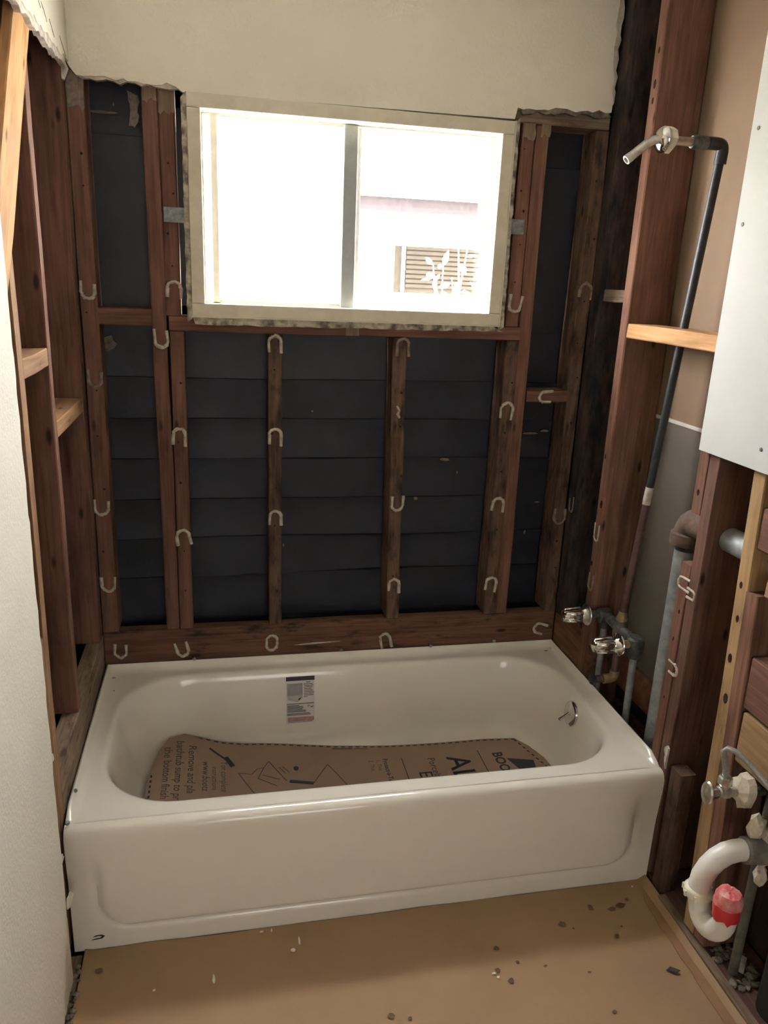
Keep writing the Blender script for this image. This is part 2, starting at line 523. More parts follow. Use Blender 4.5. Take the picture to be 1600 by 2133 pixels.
# a second, closed loop round the smeared ring on the ledger, a small hook on the centre cripple
u_bead('y', -0.239, 0.408, 0.034, 0.030, U, parent=s_led)
add('adhesive_bead', tube([(0.150, FY - .001, 1.213), (0.158, FY - .002, 1.200), (0.153, FY - .002, 1.188), (0.160, FY - .001, 1.176)], [.003, .004, .005, .003], 8), M['bead'], s_c2, smooth=True)
add('adhesive_bead', tube([(-0.190, FY - .001, 0.405), (-0.10, FY - .001, 0.409), (-0.01, FY - .001, 0.411)], [.001, .0035, .001], 6), M['bead'], s_led, smooth=True)
for (st, x) in ((s_cl, -0.745), (s_jlu, -0.516), (s_jl, -0.508), (s_c1, -0.228), (s_c2, 0.166), (s_jr, 0.516), (s_jru, 0.506), (s_cr, 0.741)):
    z0 = st.location.z
    zs = {id(s_jlu): (1.56, 2.0), id(s_jru): (1.58, 2.0), id(s_cl): (0.55, 2.0), id(s_cr): (.55, 2.0)}.get(id(st), (0.55, 1.38))
    n = 9 if zs[1] - zs[0] > 1 else 5
    nail_marks('y', [(x + random.uniform(-.010, .010), zs[0] + (zs[1] - zs[0]) * (i + random.uniform(.2, .8)) / n) for i in range(n)], st)
for (x, z) in ((-0.490, 0.386), (-0.008, 0.388), (0.307, 0.384), (0.537, 0.389)):
    add('nail', join(lathe([(.0022, 0), (.0022, .016), (.0058, .016), (.0062, .019), (.004, .0215)], (x, FY, z), (0, -1, -.1), 12)), M['nail'], s_led, smooth=True)
# crushed plaster left on the stud tops
for (x0, x1, z) in ((-0.764, -0.722, 1.985), (-0.577, -0.540, 2.015), (-0.537, -0.497, 1.990), (0.486, 0.526, 2.000), (0.542, 0.572, 2.010)):
    pts = jag((x0, 2.07), (x0, z), 4, .003) + jag((x0, z), (x1, z), 6, .008) + jag((x1, z), (x1, 2.07), 4, .003) + [(x1, 2.07)]
    add('plaster_smear', prism(pts, lambda a, b, d: (a, FY - .0004 - d, b), 0.0016), M['bead_faint'] if x0 < -.7 else M['wood_gray'], wb)

# black building paper lapped over the sheathing, one strip a course
def paper_strip(x0, x1, z0, z1, seed):
    nx = max(4, int((x1 - x0) / 0.028))
    TS = (0, .12, .35, .6, .8, .93, .99, 1.0)
    nz = len(TS) - 1
    V, F = [], []
    for j in range(nz + 1):
        for i in range(nx + 1):
            x = x0 + (x1 - x0) * i / nx
            t = TS[j]
            z = z0 + (z1 - z0) * t
            w = mnoise.noise(Vector((x * 2.3, seed * 3.1, z * 6))) * 0.0070 + mnoise.noise(Vector((x * 9, seed * 1.7, z * 14))) * 0.0028
            edge = 0.012 * t ** 3 * (0.62 + 0.38 * mnoise.noise(Vector((x * 3, seed, 5))))
            zz = z + (mnoise.noise(Vector((x * 2.0, seed * 2.3, 1.0))) * 0.006 if j in (0, nz - 1, nz) else 0)
            V.append((x, FY + D + 0.011 - edge + w + (0.016 if j == nz else 0), zz + (0.0012 if j == nz else 0) - (0.004 if j == 0 else 0)))
    for j in range(nz):
        for i in range(nx):
            a = j * (nx + 1) + i
            F.append((a, a + 1, a + nx + 2, a + nx + 1))
    return add('paper_strip', (V, F), M['paper_black'], wb, smooth=True, angle=35)

zl = [0.02, 0.16, 0.31, 0.462, 0.626, 0.757, 0.889, 1.019, 1.150, 1.275, 1.440]
for k in range(len(zl) - 1):
    paper_strip(-0.87, 0.87, zl[k], zl[k + 1] + .004, k)
for k in range(2):
    z0 = 1.440 + k * 0.5
    paper_strip(-0.87, -0.492, z0, z0 + .504, 20 + k)
    paper_strip(0.482, 0.87, z0, z0 + .504, 30 + k)
paper_strip(-0.50, 0.50, 2.06, 2.44, 41)
add('sheathing', join(box(-1.0, -0.492, FY + D + .022, FY + D + .045, -.14, 2.50), box(0.482, 1.0, FY + D + .022, FY + D + .045, -.14, 2.50),
                      box(-0.492, 0.482, FY + D + .022, FY + D + .045, -.14, 1.448), box(-0.492, 0.482, FY + D + .022, FY + D + .045, 2.060, 2.50)), M['dark_old'], wb)
add('light_seal', join(box(-0.4965, -0.448, .0805, .0845, 1.462, 2.07), box(0.437, 0.484, .0805, .0845, 1.462, 2.07), box(-0.4965, 0.484, .0805, .0845, 2.018, 2.075), box(-0.4965, 0.484, .0805, .0845, 1.462, 1.492)), M['paper_black'], wb)  # added black strips, block outside light in the gap round the frame
vbox('header', -0.496, 0.462, FY + .002, FY + D, 2.062, 2.16, M['wood_side'], wb, 'x')
# scraps stuck on the paper
def blob(name, cx, cz, w, h, mat, y=None, n=11, t=0.002, parent=wb):
    pts = []
    for i in range(n):
        a = 2 * math.pi * i / n
        k = random.uniform(.75, 1.2)
        pts.append((cx + math.cos(a) * w / 2 * k, cz + math.sin(a) * h / 2 * k))
    yy = FY + D - 0.004 if y is None else y
    return add(name, prism(pts, lambda a, b, d: (a, yy - d, b), t), mat, parent)

blob('plaster_spot', -0.710, 1.375, .042, .046, M['rubble'])
for (x, z, w, h) in ((0.345, 1.020, .032, .010), (0.250, 0.885, .012, .012), (0.165, 0.690, .014, .018), (0.390, .975, .004, .012), (0.640, 1.110, .05, .008), (0.690, 1.118, .03, .007), (0.690, .865, .02, .006), (0.655, .755, .008, .016), (-0.105, 1.180, .007, .007), (-0.225 + .03, .73, .004, .012), (-.66, 2.045 - .03, .004, .01)):
    blob('plaster_spot', x, z, w, h, M['bead_faint'])
blob('torn_paper', -0.690, 1.993, .075, .008, M['rubble'])
pts = jag((-0.622, 2.05), (-0.616, 1.975), 6, .003) + jag((-0.622, 1.962), (-0.600, 1.960), 4, .003) + jag((-0.596, 1.975), (-0.592, 2.05), 6, .003)
add('torn_paper', prism(pts, lambda a, b, d: (a, FY + D - .014 - d, b), .002), M['bead_faint'], wb)

# plaster above and around the window
poly = [(-0.756, ZC)] + jag((-0.756, 2.085), (-0.735, 2.058), 3, .004) + jag((-0.735, 2.056), (-0.478, 2.052), 16, .005) + [(-0.472, 2.038), (0.452, 2.046)]
poly += jag((0.458, 2.076), (0.748, 2.086), 15, .006) + jag((0.748, 2.086), (0.742, 2.20), 7, .004) + jag((0.736, 2.21), (0.735, ZC), 10, .004) + [(0.735, ZC)]
add('plaster', prism(poly, lambda a, b, d: (a, -0.020 + d, b), 0.021), M['plaster'], wb)
pts = jag((-0.74, 2.062), (-0.48, 2.058), 14, .003) + jag((-0.48, 2.046), (-0.74, 2.050), 16, .005)
add('plaster_core', prism(pts, lambda a, b, d: (a, -0.016 + d, b), 0.017), M['plaster_raw'], wb)
pts = jag((0.462, 2.088), (0.752, 2.094), 14, .003) + jag((0.752, 2.074), (0.462, 2.066), 18, .007)
add('plaster_core', prism(pts, lambda a, b, d: (a, -0.016 + d, b), 0.012), M['rubble'], wb)
pts = jag((0.738, 2.09), (0.730, 2.45), 16, .004) + jag((0.748, 2.45), (0.758, 2.09), 16, .005)
add('plaster_core', prism(pts, lambda a, b, d: (a, -0.014 + d, b), 0.013), M['plaster_raw'], wb)

# ---- left wall -----------------------------------------------------
wl = root('wall_left', (-0.80, -0.4, 0), kind='structure')
LX = -0.768

def lstud(name, y0, y1, z0, z1, mat, x0=-0.862):
    return vbox(name, x0, LX, y0, y1, z0, z1, M[mat], wl, 'z')

lstud('stud', -0.062, -0.006, 0.482, 2.40, 'wood_red')
lstud('stud', -0.463, -0.422, 0.482, 2.40, 'wood_red')
lstud('stud', -0.744, -0.702, 0.0, 2.40, 'wood_tan')
lstud('stud', -0.838, -0.748, 0.0, 0.838, 'wood_tan', -0.80)
lstud('stud', -1.20, -1.16, 0.0, 2.40, 'wood_tan')
vbox('blocking', -0.860, LX - .001, -0.702, -0.463, 1.371, 1.411, M['wood_tan'], wl, 'y')
vbox('blocking', -0.860, LX - .001, -0.422, -0.062, 1.198, 1.237, M['wood_tan'], wl, 'y')
vbox('ledger_board', -0.810, LX + .001, -0.700, -0.004, 0.355, 0.481, M['wood_gray'], wl, 'y')
vbox('bottom_plate', -0.862, LX, -2.2, 0.0, -0.012, 0.03, M['wood_dark'], wl, 'y')
vbox('floor_strip', -0.772, -0.742, -2.2, -0.772, -0.012, 0.006, M['wood_gray'], wl, 'y')
board('diagonal_brace', (-0.7765, -0.412, 2.126), (-0.7765, -0.900, 1.452), 0.112, 0.020, (0, .81, -.587), M['wood_orange'], wl)
add('backing', box(-0.885, -0.872, -3.4, 0.10, -0.14, ZC), M['wood_side'], wl)

poly = [(YB, 0.0)] + jag((-0.842, 0.0), (-0.835, 2.0), 70, .0035) + [(-0.86, 2.05)] + jag((-0.78, 2.074), (-0.035, 2.082), 34, .006) + [(-0.021, 2.085), (-0.021, ZC), (YB, ZC)]
add('plaster', prism(poly, lambda a, b, d: (-0.7505 - d, a, b), 0.0165), M['plaster'], wl)
pts = jag((-0.78, 2.082), (-0.03, 2.088), 24, .003) + jag((-0.03, 2.066), (-0.78, 2.058), 34, .006)
add('plaster_core', prism(pts, lambda a, b, d: (-0.7535 - d, a, b), 0.014), M['plaster_raw'], wl)
pts = jag((-0.846, .02), (-0.843, 1.95), 30, .002) + jag((-0.832, 1.95), (-0.834, .02), 60, .0035)
add('plaster_core', prism(pts, lambda a, b, d: (-0.7555 - d, a, b), 0.011), M['plaster_raw'], wl)
for (y, z, w, h) in ((-0.826, 0.222, .03, .034), (-0.838, 0.345, .014, .022), (-0.838, 0.60, .012, .02)):
    pts = [(y + math.cos(2 * math.pi * i / 12) * w / 2 * random.uniform(.5, 1.3), z + math.sin(2 * math.pi * i / 12) * h / 2 * random.uniform(.6, 1.3)) for i in range(12)]
    add('paint_flake', prism(pts, lambda a, b, d: (-0.749 - d + (a + .835) * .35, a, b), 0.002), M['plaster'], wl)
for (p, q) in (((-0.40, 2.150), (-0.34, 2.115)), ((-0.33, 2.13), (-0.28, 2.105)), ((-0.25, 2.118), (-0.20, 2.095)), ((-0.13, 2.115), (-0.06, 2.088))):
    pts = jag(p, q, 5, .002) + jag((q[0], q[1] - .0015), (p[0], p[1] - .0015), 5, .002)
    add('crack', prism(pts, lambda a, b, d: (-0.7500 + d, a, b), .0008), M['rubble'], wl)
add('plaster_lump', tube([(-0.770, -0.035, 2.085), (-0.764, -0.030, 2.065), (-0.768, -0.034, 2.040)], [.012, .014, .008], 8), M['plaster_raw'], wl, smooth=True)

# ---- right wall ----------------------------------------------------
wr = root('wall_right', (0.83, -0.5, 0), kind='structure')
RX = 0.762

def rstud(name, y0, y1, z0, z1, mat, x1=0.898, lean=0.0):
    cy = (y0 + y1) / 2
    return board(name, ((RX + x1) / 2, cy, z0), ((RX + x1) / 2, cy + lean, z1), x1 - RX, y1 - y0, (1, 0, 0), M[mat], wr)

r0 = rstud('stud', -0.056, 0.000, 0.486, 2.40, 'wood_black', 0.86)
r1 = rstud('stud', -0.247, -0.206, 0.0, 2.40, 'wood_red')
r2l = rstud('stud', -0.722, -0.682, 0.0, 0.932, 'wood_red')
r2u = rstud('stud', -0.722, -0.682, 1.065, 2.40, 'wood_red')
r2 = rstud('stud', -0.765, -0.724, 0.03, 2.40, 'wood_side')
r3 = rstud('stud', -0.980, -0.938, 0.03, 2.40, 'wood_yellow', lean=0.108)
r3b = rstud('stud', -1.022, -0.981, 0.03, 0.955, 'wood_red', 0.86, lean=0.050)
rstud('stud', -1.42, -1.38, 0.03, 2.40, 'wood_red')
rstud('stud', -1.82, -1.78, 0.03, 2.40, 'wood_red')
stub = vbox('stud_stub', 0.764, 0.808, -0.826, -0.778, 0.0, 0.388, M['wood_mold'], wr, 'z')
vbox('blocking', RX + .002, 0.85, -0.682, -0.247, 1.458, 1.498, M['wood_orange'], wr, 'y')
vbox('blocking', 0.775, 0.86, -0.206, -0.056, 1.554, 1.590, M['wood_gray'], wr, 'y')
vbox('ledger_board', 0.766, 0.806, -0.205, -0.002, 0.355, 0.484, M['wood_ledge'], wr, 'y')
vbox('ledger_board', 0.766, 0.806, -0.270, -0.206, 0.355, 0.470, M['wood_ledge'], wr, 'y')
vbox('blocking', 0.766, 0.86, -1.38, -0.935, 1.055, 1.150, M['wood_red'], wr, 'y')
vbox('blocking', 0.766, 0.86, -1.38, -0.985, 0.962, 1.005, M['wood_tan'], wr, 'y')
bk = vbox('blocking', 0.766, 0.86, -1.38, -0.988, 0.690, 0.815, M['wood_red'], wr, 'y')
vbox('blocking', 0.766, 0.86, -1.38, -0.996, 0.555, 0.682, M['wood_yellow'], wr, 'y')
vbox('bottom_plate', 0.768, 0.898, -2.6, -0.23, -0.012, 0.016, M['wood_side'], wr, 'y')
vbox('floor_strip', 0.752, 0.774, -2.6, -0.835, -0.012, 0.020, M['wood_gray'], wr, 'y')
add('backing_panel', box(0.900, 0.913, -0.70, 0.10, 1.236, ZC), M['drywall_tan'], wr, label='tan back of the upper drywall sheet')
add('backing_joint', box(0.897, 0.912, -0.70, 0.0, 1.226, 1.236), M['joint'], wr, label='pale gap between the drywall sheets')
add('backing_panel', box(0.900, 0.913, -0.70, 0.10, 0.436, 1.226), M['drywall_gray'], wr, label='gray brown back of the lower drywall sheet')
add('strand_board', box(0.893, 0.913, -0.70, -0.24, 0.325, 0.432), M['osb'], wr)
add('backing_board', box(0.893, 0.913, -0.70, -0.10, 0.0, 0.262), M['wood_side'], wr)
add('backing_board', box(0.905, 0.918, YB, -0.70, -0.14, ZC), M['wood_dark'], wr)
add('backing_board', box(0.914, 0.925, -0.72, 0.12, -0.14, ZC), M['tar'], wr)
for (y, z, rot) in ((-0.224, 0.856, U), (-0.226, 0.69, U)):
    u_bead('x', y, z, 0.026, 0.055, rot, parent=r1, mat='bead' if z > .8 else 'bead_faint', r=.0036)
u_bead('x', -0.706, 0.878, 0.030, 0.052, math.pi / 2, parent=r2l, r=.0035)
u_bead('x', -0.738, 0.862, 0.024, 0.034, -math.pi / 2, parent=r2, r=.0035)
u_bead('x', -0.716, 0.642, 0.030, 0.042, -math.pi / 2, parent=r2l, r=.0045)
u_bead('x', -0.030, 0.892, 0.026, 0.055, U, parent=r0, mat='bead_faint', r=.0036)
nail_marks('x', [(-0.226 + random.uniform(-.008, .008), z) for z in (0.75, 0.95, 1.1, 1.22, 1.36, 1.62, 1.68, 1.78, 1.86, 2.08, 2.12, 2.2, 2.3)], r1, 0.0062)
nail_marks('x', [(-0.93 + .108 * (z - .03) / 2.37 - .028 + random.uniform(-.008, .008), z) for z in (0.42, 0.55, 0.68, 0.78, 0.88, 0.96, 1.06, 1.13)], r3, 0.0072)
nail_marks('x', [(-0.702, .55), (-.700, .72), (-.704, .80), (-.700, 1.12)], r2l, 0.004)
pts = jag((-0.764, .43), (-0.752, .44), 3, .002) + jag((-0.748, .425), (-0.763, .36), 7, .004)
add('plaster_smear', prism(pts, lambda a, b, d: (RX - .0005 - d, a, b), 0.006), M['plaster_raw'], wr)

# white wallboard hung on the studs
wbd = root('white_wallboard', (0.755, -1.7, 1.23), label='white wallboard panel screwed on the studs above the sink pipes', cat='wallboard')
add('sheet', box(0.7445, 0.7585, -2.6, -0.700, 1.228, ZC - .004, 0.0012), M['drywall_white'], wbd)
for (y, z) in ((-0.704 - .02, 1.934), (-0.724, 1.741), (-0.916, 1.276), (-.735, 2.10)):
    add('screw', lathe([(.0045, 0), (.0042, .0012), (.0015, .0016)], (0.7445, y, z), (-1, 0, 0), 10), M['steel_dark'], wbd)
add('plaster', box(0.750, 0.766, YB, -2.60, 0, ZC), M['plaster'], wr)
rstud('stud', -2.22, -2.18, 0.03, 2.40, 'wood_red')

# ---- wall behind the camera with a doorway; hall added to shut out sky
wf = root('wall_front', (0, YB, 0), kind='structure')
add('plaster', join(box(-0.95, -0.62, YB - .1, YB, 0, ZC), box(0.42, 0.98, YB - .1, YB, 0, ZC), box(-0.62, 0.42, YB - .1, YB, 2.05, ZC)), M['plaster'], wf)
add('added_hall_shell', join(box(-0.95, -0.88, YB - 1.6, YB - .1, 0, ZC), box(0.90, 0.98, YB - 1.6, YB - .1, 0, ZC), box(-0.95, 0.98, YB - 1.68, YB - 1.6, 0, ZC)), M['hall_shell'], wf)
add('leak_shell', box(-1.0, -0.90, YB - 1.7, 0.15, -.2, ZC + .1), M['dark_old'], wl)  # unseen shell added outside the studs to stop sky light leaking in
add('leak_shell', box(0.93, 1.03, YB - 1.7, 0.15, -.2, ZC + .1), M['dark_old'], wr)  # same added light-blocking shell on the right

# ------------------------------------------------------------------ window
w1 = root('window_1', (0, 0.04, 1.47), kind='structure')
WX0, WX1, WZ0, WZ1 = -0.464, 0.453, 1.468, 2.040

def wframe(name, x0, x1, z0, z1, w, y0, y1, mat, parent, b=0.0015):
    for (a, bb, c, d) in ((x0, x1, z1 - w, z1), (x0, x1, z0, z0 + w), (x0, x0 + w, z0 + w, z1 - w), (x1 - w, x1, z0 + w, z1 - w)):
        add(name, box(a, bb, y0, y1, c, d, b), M[mat], parent)

wframe('casing', WX0, WX1, WZ0, WZ1, 0.036, -0.027, 0.030, 'paint', w1, .003)
wframe('jamb', WX0 + .022, WX1 - .022, WZ0 + .022, WZ1 - .022, 0.018, 0.030, 0.080, 'paint', w1)
# weathered outer edges where the tile was broken off
pts = jag((-0.478, 1.450), (-0.478, 2.042), 40, .0015) + jag((-0.4635, 2.042), (-0.4635, 1.450), 46, .0025)
add('weathered_edge', prism(pts, lambda a, b, d: (a, -0.022 + d, b), 0.075), M['paint_peel'], w1)
pts = jag((0.452, 1.452), (0.452, 2.05), 46, .002) + jag((0.468, 2.05), (0.470, 1.452), 40, .0015)
add('weathered_edge', prism(pts, lambda a, b, d: (a, -0.022 + d, b), 0.075), M['paint_peel'], w1)
pts = jag((-0.4635, 1.469), (0.452, 1.470), 50, .002) + jag((0.468, 1.450), (-0.478, 1.445), 46, .002)
add('weathered_edge', prism(pts, lambda a, b, d: (a, -0.024 + d, b), 0.075), M['paint_peel'], w1)
add('paint_lip', box(-0.466, 0.454, -0.031, -0.022, 1.4655, 1.4695), M['paint'], w1)
add('paint_lip', box(0.4515, 0.4555, -0.030, -0.022, 1.470, 2.040), M['paint'], w1)
# sliding sash in front on the left, fixed light on the right
sl = root('sliding_sash', (-0.19, 0.07, 1.51))
sl.parent = w1
sl.matrix_parent_inverse = WM[w1.name].inverted()
add('stile', box(-0.404, -0.386, 0.030, 0.054, 1.502, 2.004, .002), M['sash_pale'], sl)
add('stile', box(-0.034, 0.006, 0.022, 0.054, 1.502, 2.004, .003), M['sash'], sl)
add('rail', box(-0.386, -0.034, 0.032, 0.052, 1.502, 1.514, .002), M['sash_pale'], sl)
add('rail', box(-0.386, -0.034, 0.032, 0.052, 1.996, 2.004, .002), M['sash_pale'], sl)
add('pane', box(-0.386, -0.034, 0.040, 0.044, 1.514, 1.996), M['frost'], sl, label='frosted white pane')
fx = root('fixed_sash', (0.22, 0.10, 1.51))
fx.parent = w1
fx.matrix_parent_inverse = WM[w1.name].inverted()
add('stile', box(0.006, 0.022, 0.056, 0.078, 1.502, 2.004, .002), M['sash_pale'], fx)
add('stile', box(0.414, 0.428, 0.045, 0.078, 1.502, 2.004, .002), M['sash_pale'], fx)
add('rail', box(0.022, 0.414, 0.056, 0.078, 1.500, 1.508, .002), M['sash_pale'], fx)
add('rail', box(0.022, 0.414, 0.056, 0.078, 1.998, 2.006, .002), M['sash_pale'], fx)
add('pane', box(0.022, 0.414, 0.065, 0.068, 1.508, 1.998), M['glass'], fx, label='clear pane')
add('pane', box(-0.424, -0.404, 0.065, 0.068, 1.508, 1.998), M['frost'], fx)
for (x0, x1, z0, z1) in ((-0.533, -0.476, 1.716, 1.756), (0.468, 0.516, 1.737, 1.780)):
    add('metal_strap', box(x0, x1, FY - .0045, FY - .0012, z0, z1, .001), M['tin'], w1)
add('metal_strap', box(-0.020, 0.022, FY - .003, FY - .0008, 1.424, 1.462, .0008), M['wood_gray'], w1)

# ------------------------------------------------------------------ bathtub
tub = root('bathtub', (0, -0.38, 0), label='white porcelain bathtub with apron front set in the open alcove', cat='bathtub')

def rr(x0, x1, y0, y1, r, nx=34, ny=16, na=10):
    P = []
    def seg(a, b, n):
        for i in range(n):
            t = i / n
            P.append((a[0] + (b[0] - a[0]) * t, a[1] + (b[1] - a[1]) * t))
    def arc(cx, cy, a0):
        for i in range(na):
            a = a0 + math.pi / 2 * i / na
            P.append((cx + r * math.cos(a), cy + r * math.sin(a)))
    seg((x1, y0 + r), (x1, y1 - r), ny)
    arc(x1 - r, y1 - r, 0)
    seg((x1 - r, y1), (x0 + r, y1), nx)
    arc(x0 + r, y1 - r, math.pi / 2)
    seg((x0, y1 - r), (x0, y0 + r), ny)
    arc(x0 + r, y0 + r, math.pi)
    seg((x0 + r, y0), (x1 - r, y0), nx)
    arc(x1 - r, y0 + r, math.pi * 1.5)
    return P

def sstep(a, b, x):
    t = max(0, min(1, (x - a) / (b - a)))
    return t * t * (3 - 2 * t)

FR = -0.738
def flange(y, hi, lo):
    k = sstep(FR, FR + 0.035, y)
    return lo + (hi - lo) * k

rings = []
P = rr(-0.762, 0.762, FR, -0.0005, .006)
rings.append([(x, y, 0.300) for x, y in P])
rings.append([(x, y, flange(y, .374, .352)) for x, y in P])
P = rr(-0.757, 0.757, FR + .001, -0.006, .006)
rings.append([(x, y, flange(y, .376, .353)) for x, y in P])
P = rr(-0.751, 0.751, FR + .002, -0.012, .010)
rings.append([(x, y, flange(y, .366, .3535)) for x, y in P])
P = rr(-0.744, 0.744, FR + .003, -0.020, .018)
rings.append([(x, y, .3560) for x, y in P])
P = rr(-0.730, 0.730, FR + .015, -0.036, .040)
rings.append([(x, y, .3535) for x, y in P])
for (x0, x1, y0, y1, r, z) in ((-.716, .716, -.700, -.052, .190, .3540), (-.709, .709, -.688, -.060, .195, .3530), (-.703, .704, -.680, -.067, .195, .3480),
                               (-.698, .700, -.675, -.072, .195, .3380), (-.690, .695, -.668, -.078, .195, .310), (-.672, .683, -.655, -.090, .190, .240),
                               (-.650, .668, -.640, -.102, .175, .165), (-.632, .652, -.625, -.114, .155, .125), (-.605, .630, -.600, -.138, .130, .100),
                               (-.560, .590, -.560, -.175, .110, .089), (-.45, .50, -.50, -.24, .08, .0860)):
    rings.append([(x, y, z) for x, y in rr(x0, x1, y0, y1, r)])
V, F = [], []
n = len(rings[0])
for R_ in rings:
    V += R_
for i in range(len(rings) - 1):
    for k in range(n):
        F.append((i * n + k, i * n + (k + 1) % n, (i + 1) * n + (k + 1) % n, (i + 1) * n + k))
F.append(tuple((len(rings) - 1) * n + k for k in range(n)))
add('basin', (V, F), M['porcelain'], tub, smooth=True, angle=70)

def apron_y(x, z):
    # raised panel with rounded lower corners, fading out towards the rim
    r = 0.075
    dx = max(abs(x) - (0.695 - r), 0)
    dz = max((0.062 + r) - z, 0)
    d = r - math.hypot(dx, dz)
    k = sstep(-0.010, 0.014, d) * (1 - sstep(0.17, 0.31, z))
    base = 0.008 * (1 - sstep(0.17, 0.31, z))
    return -0.763 + base - 0.008 * k + 0.007 * math.exp(-((d + .004) / .0085) ** 2) * (1 - sstep(0.17, 0.31, z))

prof = [(FR + .002, .3535), (-0.745, .3530), (-0.751, .3505), (-0.756, .3465), (-0.7595, .341), (-0.762, .334), (-0.763, .325)]
zs = [.31 - i * (.31 - .16) / 8 for i in range(8)] + [.16 - i * .16 / 44 for i in range(45)]
NX = 150
V, F = [], []
xs = [-0.762 + 1.524 * i / NX for i in range(NX + 1)]
rows = [[(x, y, z) for x in xs] for (y, z) in prof] + [[(x, apron_y(x, z), z) for x in xs] for z in zs]
for R_ in rows:
    V.append((R_[0][0] + .001, R_[0][1] + .045, R_[0][2]))
    V += R_
    V.append((R_[-1][0] - .001, R_[-1][1] + .045, R_[-1][2]))
W_ = NX + 3
for j in range(len(rows) - 1):
    for i in range(W_ - 1):
        if j < 3 and i in (0, W_ - 2):
            continue
        F.append((j * W_ + i, j * W_ + i + 1, (j + 1) * W_ + i + 1, (j + 1) * W_ + i))
add('apron', (V, F), M['porcelain'], tub, smooth=True, angle=60)
# overflow plate with trip lever
ov = add('overflow_plate', lathe([(.040, -.004), (.0405, .002), (.039, .0055), (.033, .0085), (.020, .0105), (.0, .0115)], (0.689, -0.348, 0.288), (-1, 0, .16), 32), M['chrome'], tub, smooth=True, label='round chrome overflow plate')
add('trip_lever', tube([(0.678, -0.350, 0.292), (0.665, -0.356, 0.290), (0.640, -0.366, 0.282)], [.0035, .0032, .0050], 10), M['chrome'], ov, smooth=True)
add('screw', lathe([(.006, 0), (.0055, .003), (.001, .004)], (-0.7555, -0.742, 0.362), (.6, -.5, .6), 10), M['nail'], tub, smooth=True)
add('screw', lathe([(.005, 0), (.0045, .003), (.001, .004)], (-0.7535, -0.640, 0.374), (.8, -.3, .5), 10), M['nail'], tub, smooth=True)
pts = [(-.0, .001), (.008, .006), (.020, .0065), (.028, .002), (.022, -.005), (.010, -.0065), (-.004, -.007), (.004, -.004), (.016, -.003), (.021, .001), (.014, .0035), (.006, .002)]
add('maker_mark', prism([(-0.718 + a, 0.037 + b) for a, b in pts], lambda a, b, d: (a, apron_y(a, b) - .0004 - d, b), .0006), M['lb_black'], tub)
for (x, y, w, h) in ((0.748, -0.030, .012, .030), (0.720, -0.052, .016, .006), (-.735, -.06, .014, .005), (-.725, -.14, .006, .004)):
    pts = [(x + math.cos(2 * math.pi * i / 9) * w / 2 * random.uniform(.6, 1.2), y + math.sin(2 * math.pi * i / 9) * h / 2 * random.uniform(.6, 1.2)) for i in range(9)]
    add('dirt_mark', prism(pts, lambda a, b, d: (a, b, .3572 + d + .02 * max(0, abs(a) - .742)), .0006), M['stain'], tub)
# torn metal and tape at the right front corner
pts = [(0, 0), (.010, .006), (.013, -.010), (.022, -.014), (.016, -.030), (.020, -.044), (.008, -.060), (.004, -.038), (-.002, -.030)]
add('corner_flap', prism(pts, lambda a, b, d: (0.7640 + d, -0.742 - a, 0.352 + b), .0025), M['tar'], tub)
pts = [(-0.700, .352), (-0.706, .380), (-0.716, .372), (-0.722, .392), (-0.730, .370), (-0.738, .378), (-0.748, .362), (-0.752, .345), (-0.72, .34)]
add('corner_flap', prism(pts, lambda a, b, d: (0.7635 + d, a, b), .0020), M['tar'], tub)

# product sticker on the inner back wall: points are laid on the wall's slope
def wall_pt(u, v, off):
    """u 0..1 across, v 0..1 from the top edge down"""
    z = 0.330 - v * 0.158
    pr = [(.338, -.072), (.310, -.078), (.240, -.090), (.165, -.102)]
    y = -.102
    for (za, ya), (zb, yb) in zip(pr, pr[1:]):
        if zb <= z <= za:
            y = ya + (yb - ya) * (za - z) / (za - zb)
    x = -0.198 + u * 0.094
    return Vector((x, y - off, z - off * .15))

def patch(u0, u1, v0, v1, off, nv=4):
    V, F = [], []
    for j in range(nv + 1):
        v = v0 + (v1 - v0) * j / nv
        V += [wall_pt(u0, v, off), wall_pt(u1, v, off)]
    for j in range(nv):
        F.append((2 * j, 2 * j + 1, 2 * j + 3, 2 * j + 2))
    return V, F

def solid_patch(u0, u1, v0, v1, off, t, nv=6):
    a, b = patch(u0, u1, v0, v1, off, nv), patch(u0, u1, v0, v1, off + t, nv)
    V = a[0] + b[0]
    k = len(a[0])
    F = [f[::-1] for f in a[1]] + [tuple(i + k for i in f) for f in b[1]]
    loop = [2 * j for j in range(nv + 1)] + [2 * j + 1 for j in range(nv, -1, -1)]
    for i in range(len(loop)):
        p, q = loop[i], loop[(i + 1) % len(loop)]
        F.append((p, q, q + k, p + k))
    return V, F

stk = add('product_sticker', solid_patch(0, 1, 0, 1, .0006, .0008, 8), M['lb_white'], tub, label='white printed sticker with black header and pink foot')
O = .0019
add('header_bar', patch(0.0, 1.0, 0.0, 0.085, O), M['lb_black'], stk)
add('picture', patch(0.04, 0.58, 0.14, 0.40, O), M['lb_gray'], stk)
V = [wall_pt(a, b, O) for a, b in ((.04, .40), (.58, .40), (.58, .46), (.40, .545), (.06, .49))]
add('picture_tub', (V, [(0, 1, 2, 3, 4)]), M['lb_lgray'], stk)
V = [wall_pt(a, b, O + .0004) for a, b in ((.43, .475), (.54, .425), (.50, .475), (.43, .51))]
add('picture_arrow', (V, [(0, 1, 2, 3)]), M['lb_black'], stk)
txt = [patch(.70, .85, .115, .13, O, 1)]
for i, w in enumerate((.31, .34, .30, .27, .32, .36, .35, .34, .12)):
    v = .155 + i * .034
    txt.append(patch(.62, .62 + w, v, v + .012, O, 1))
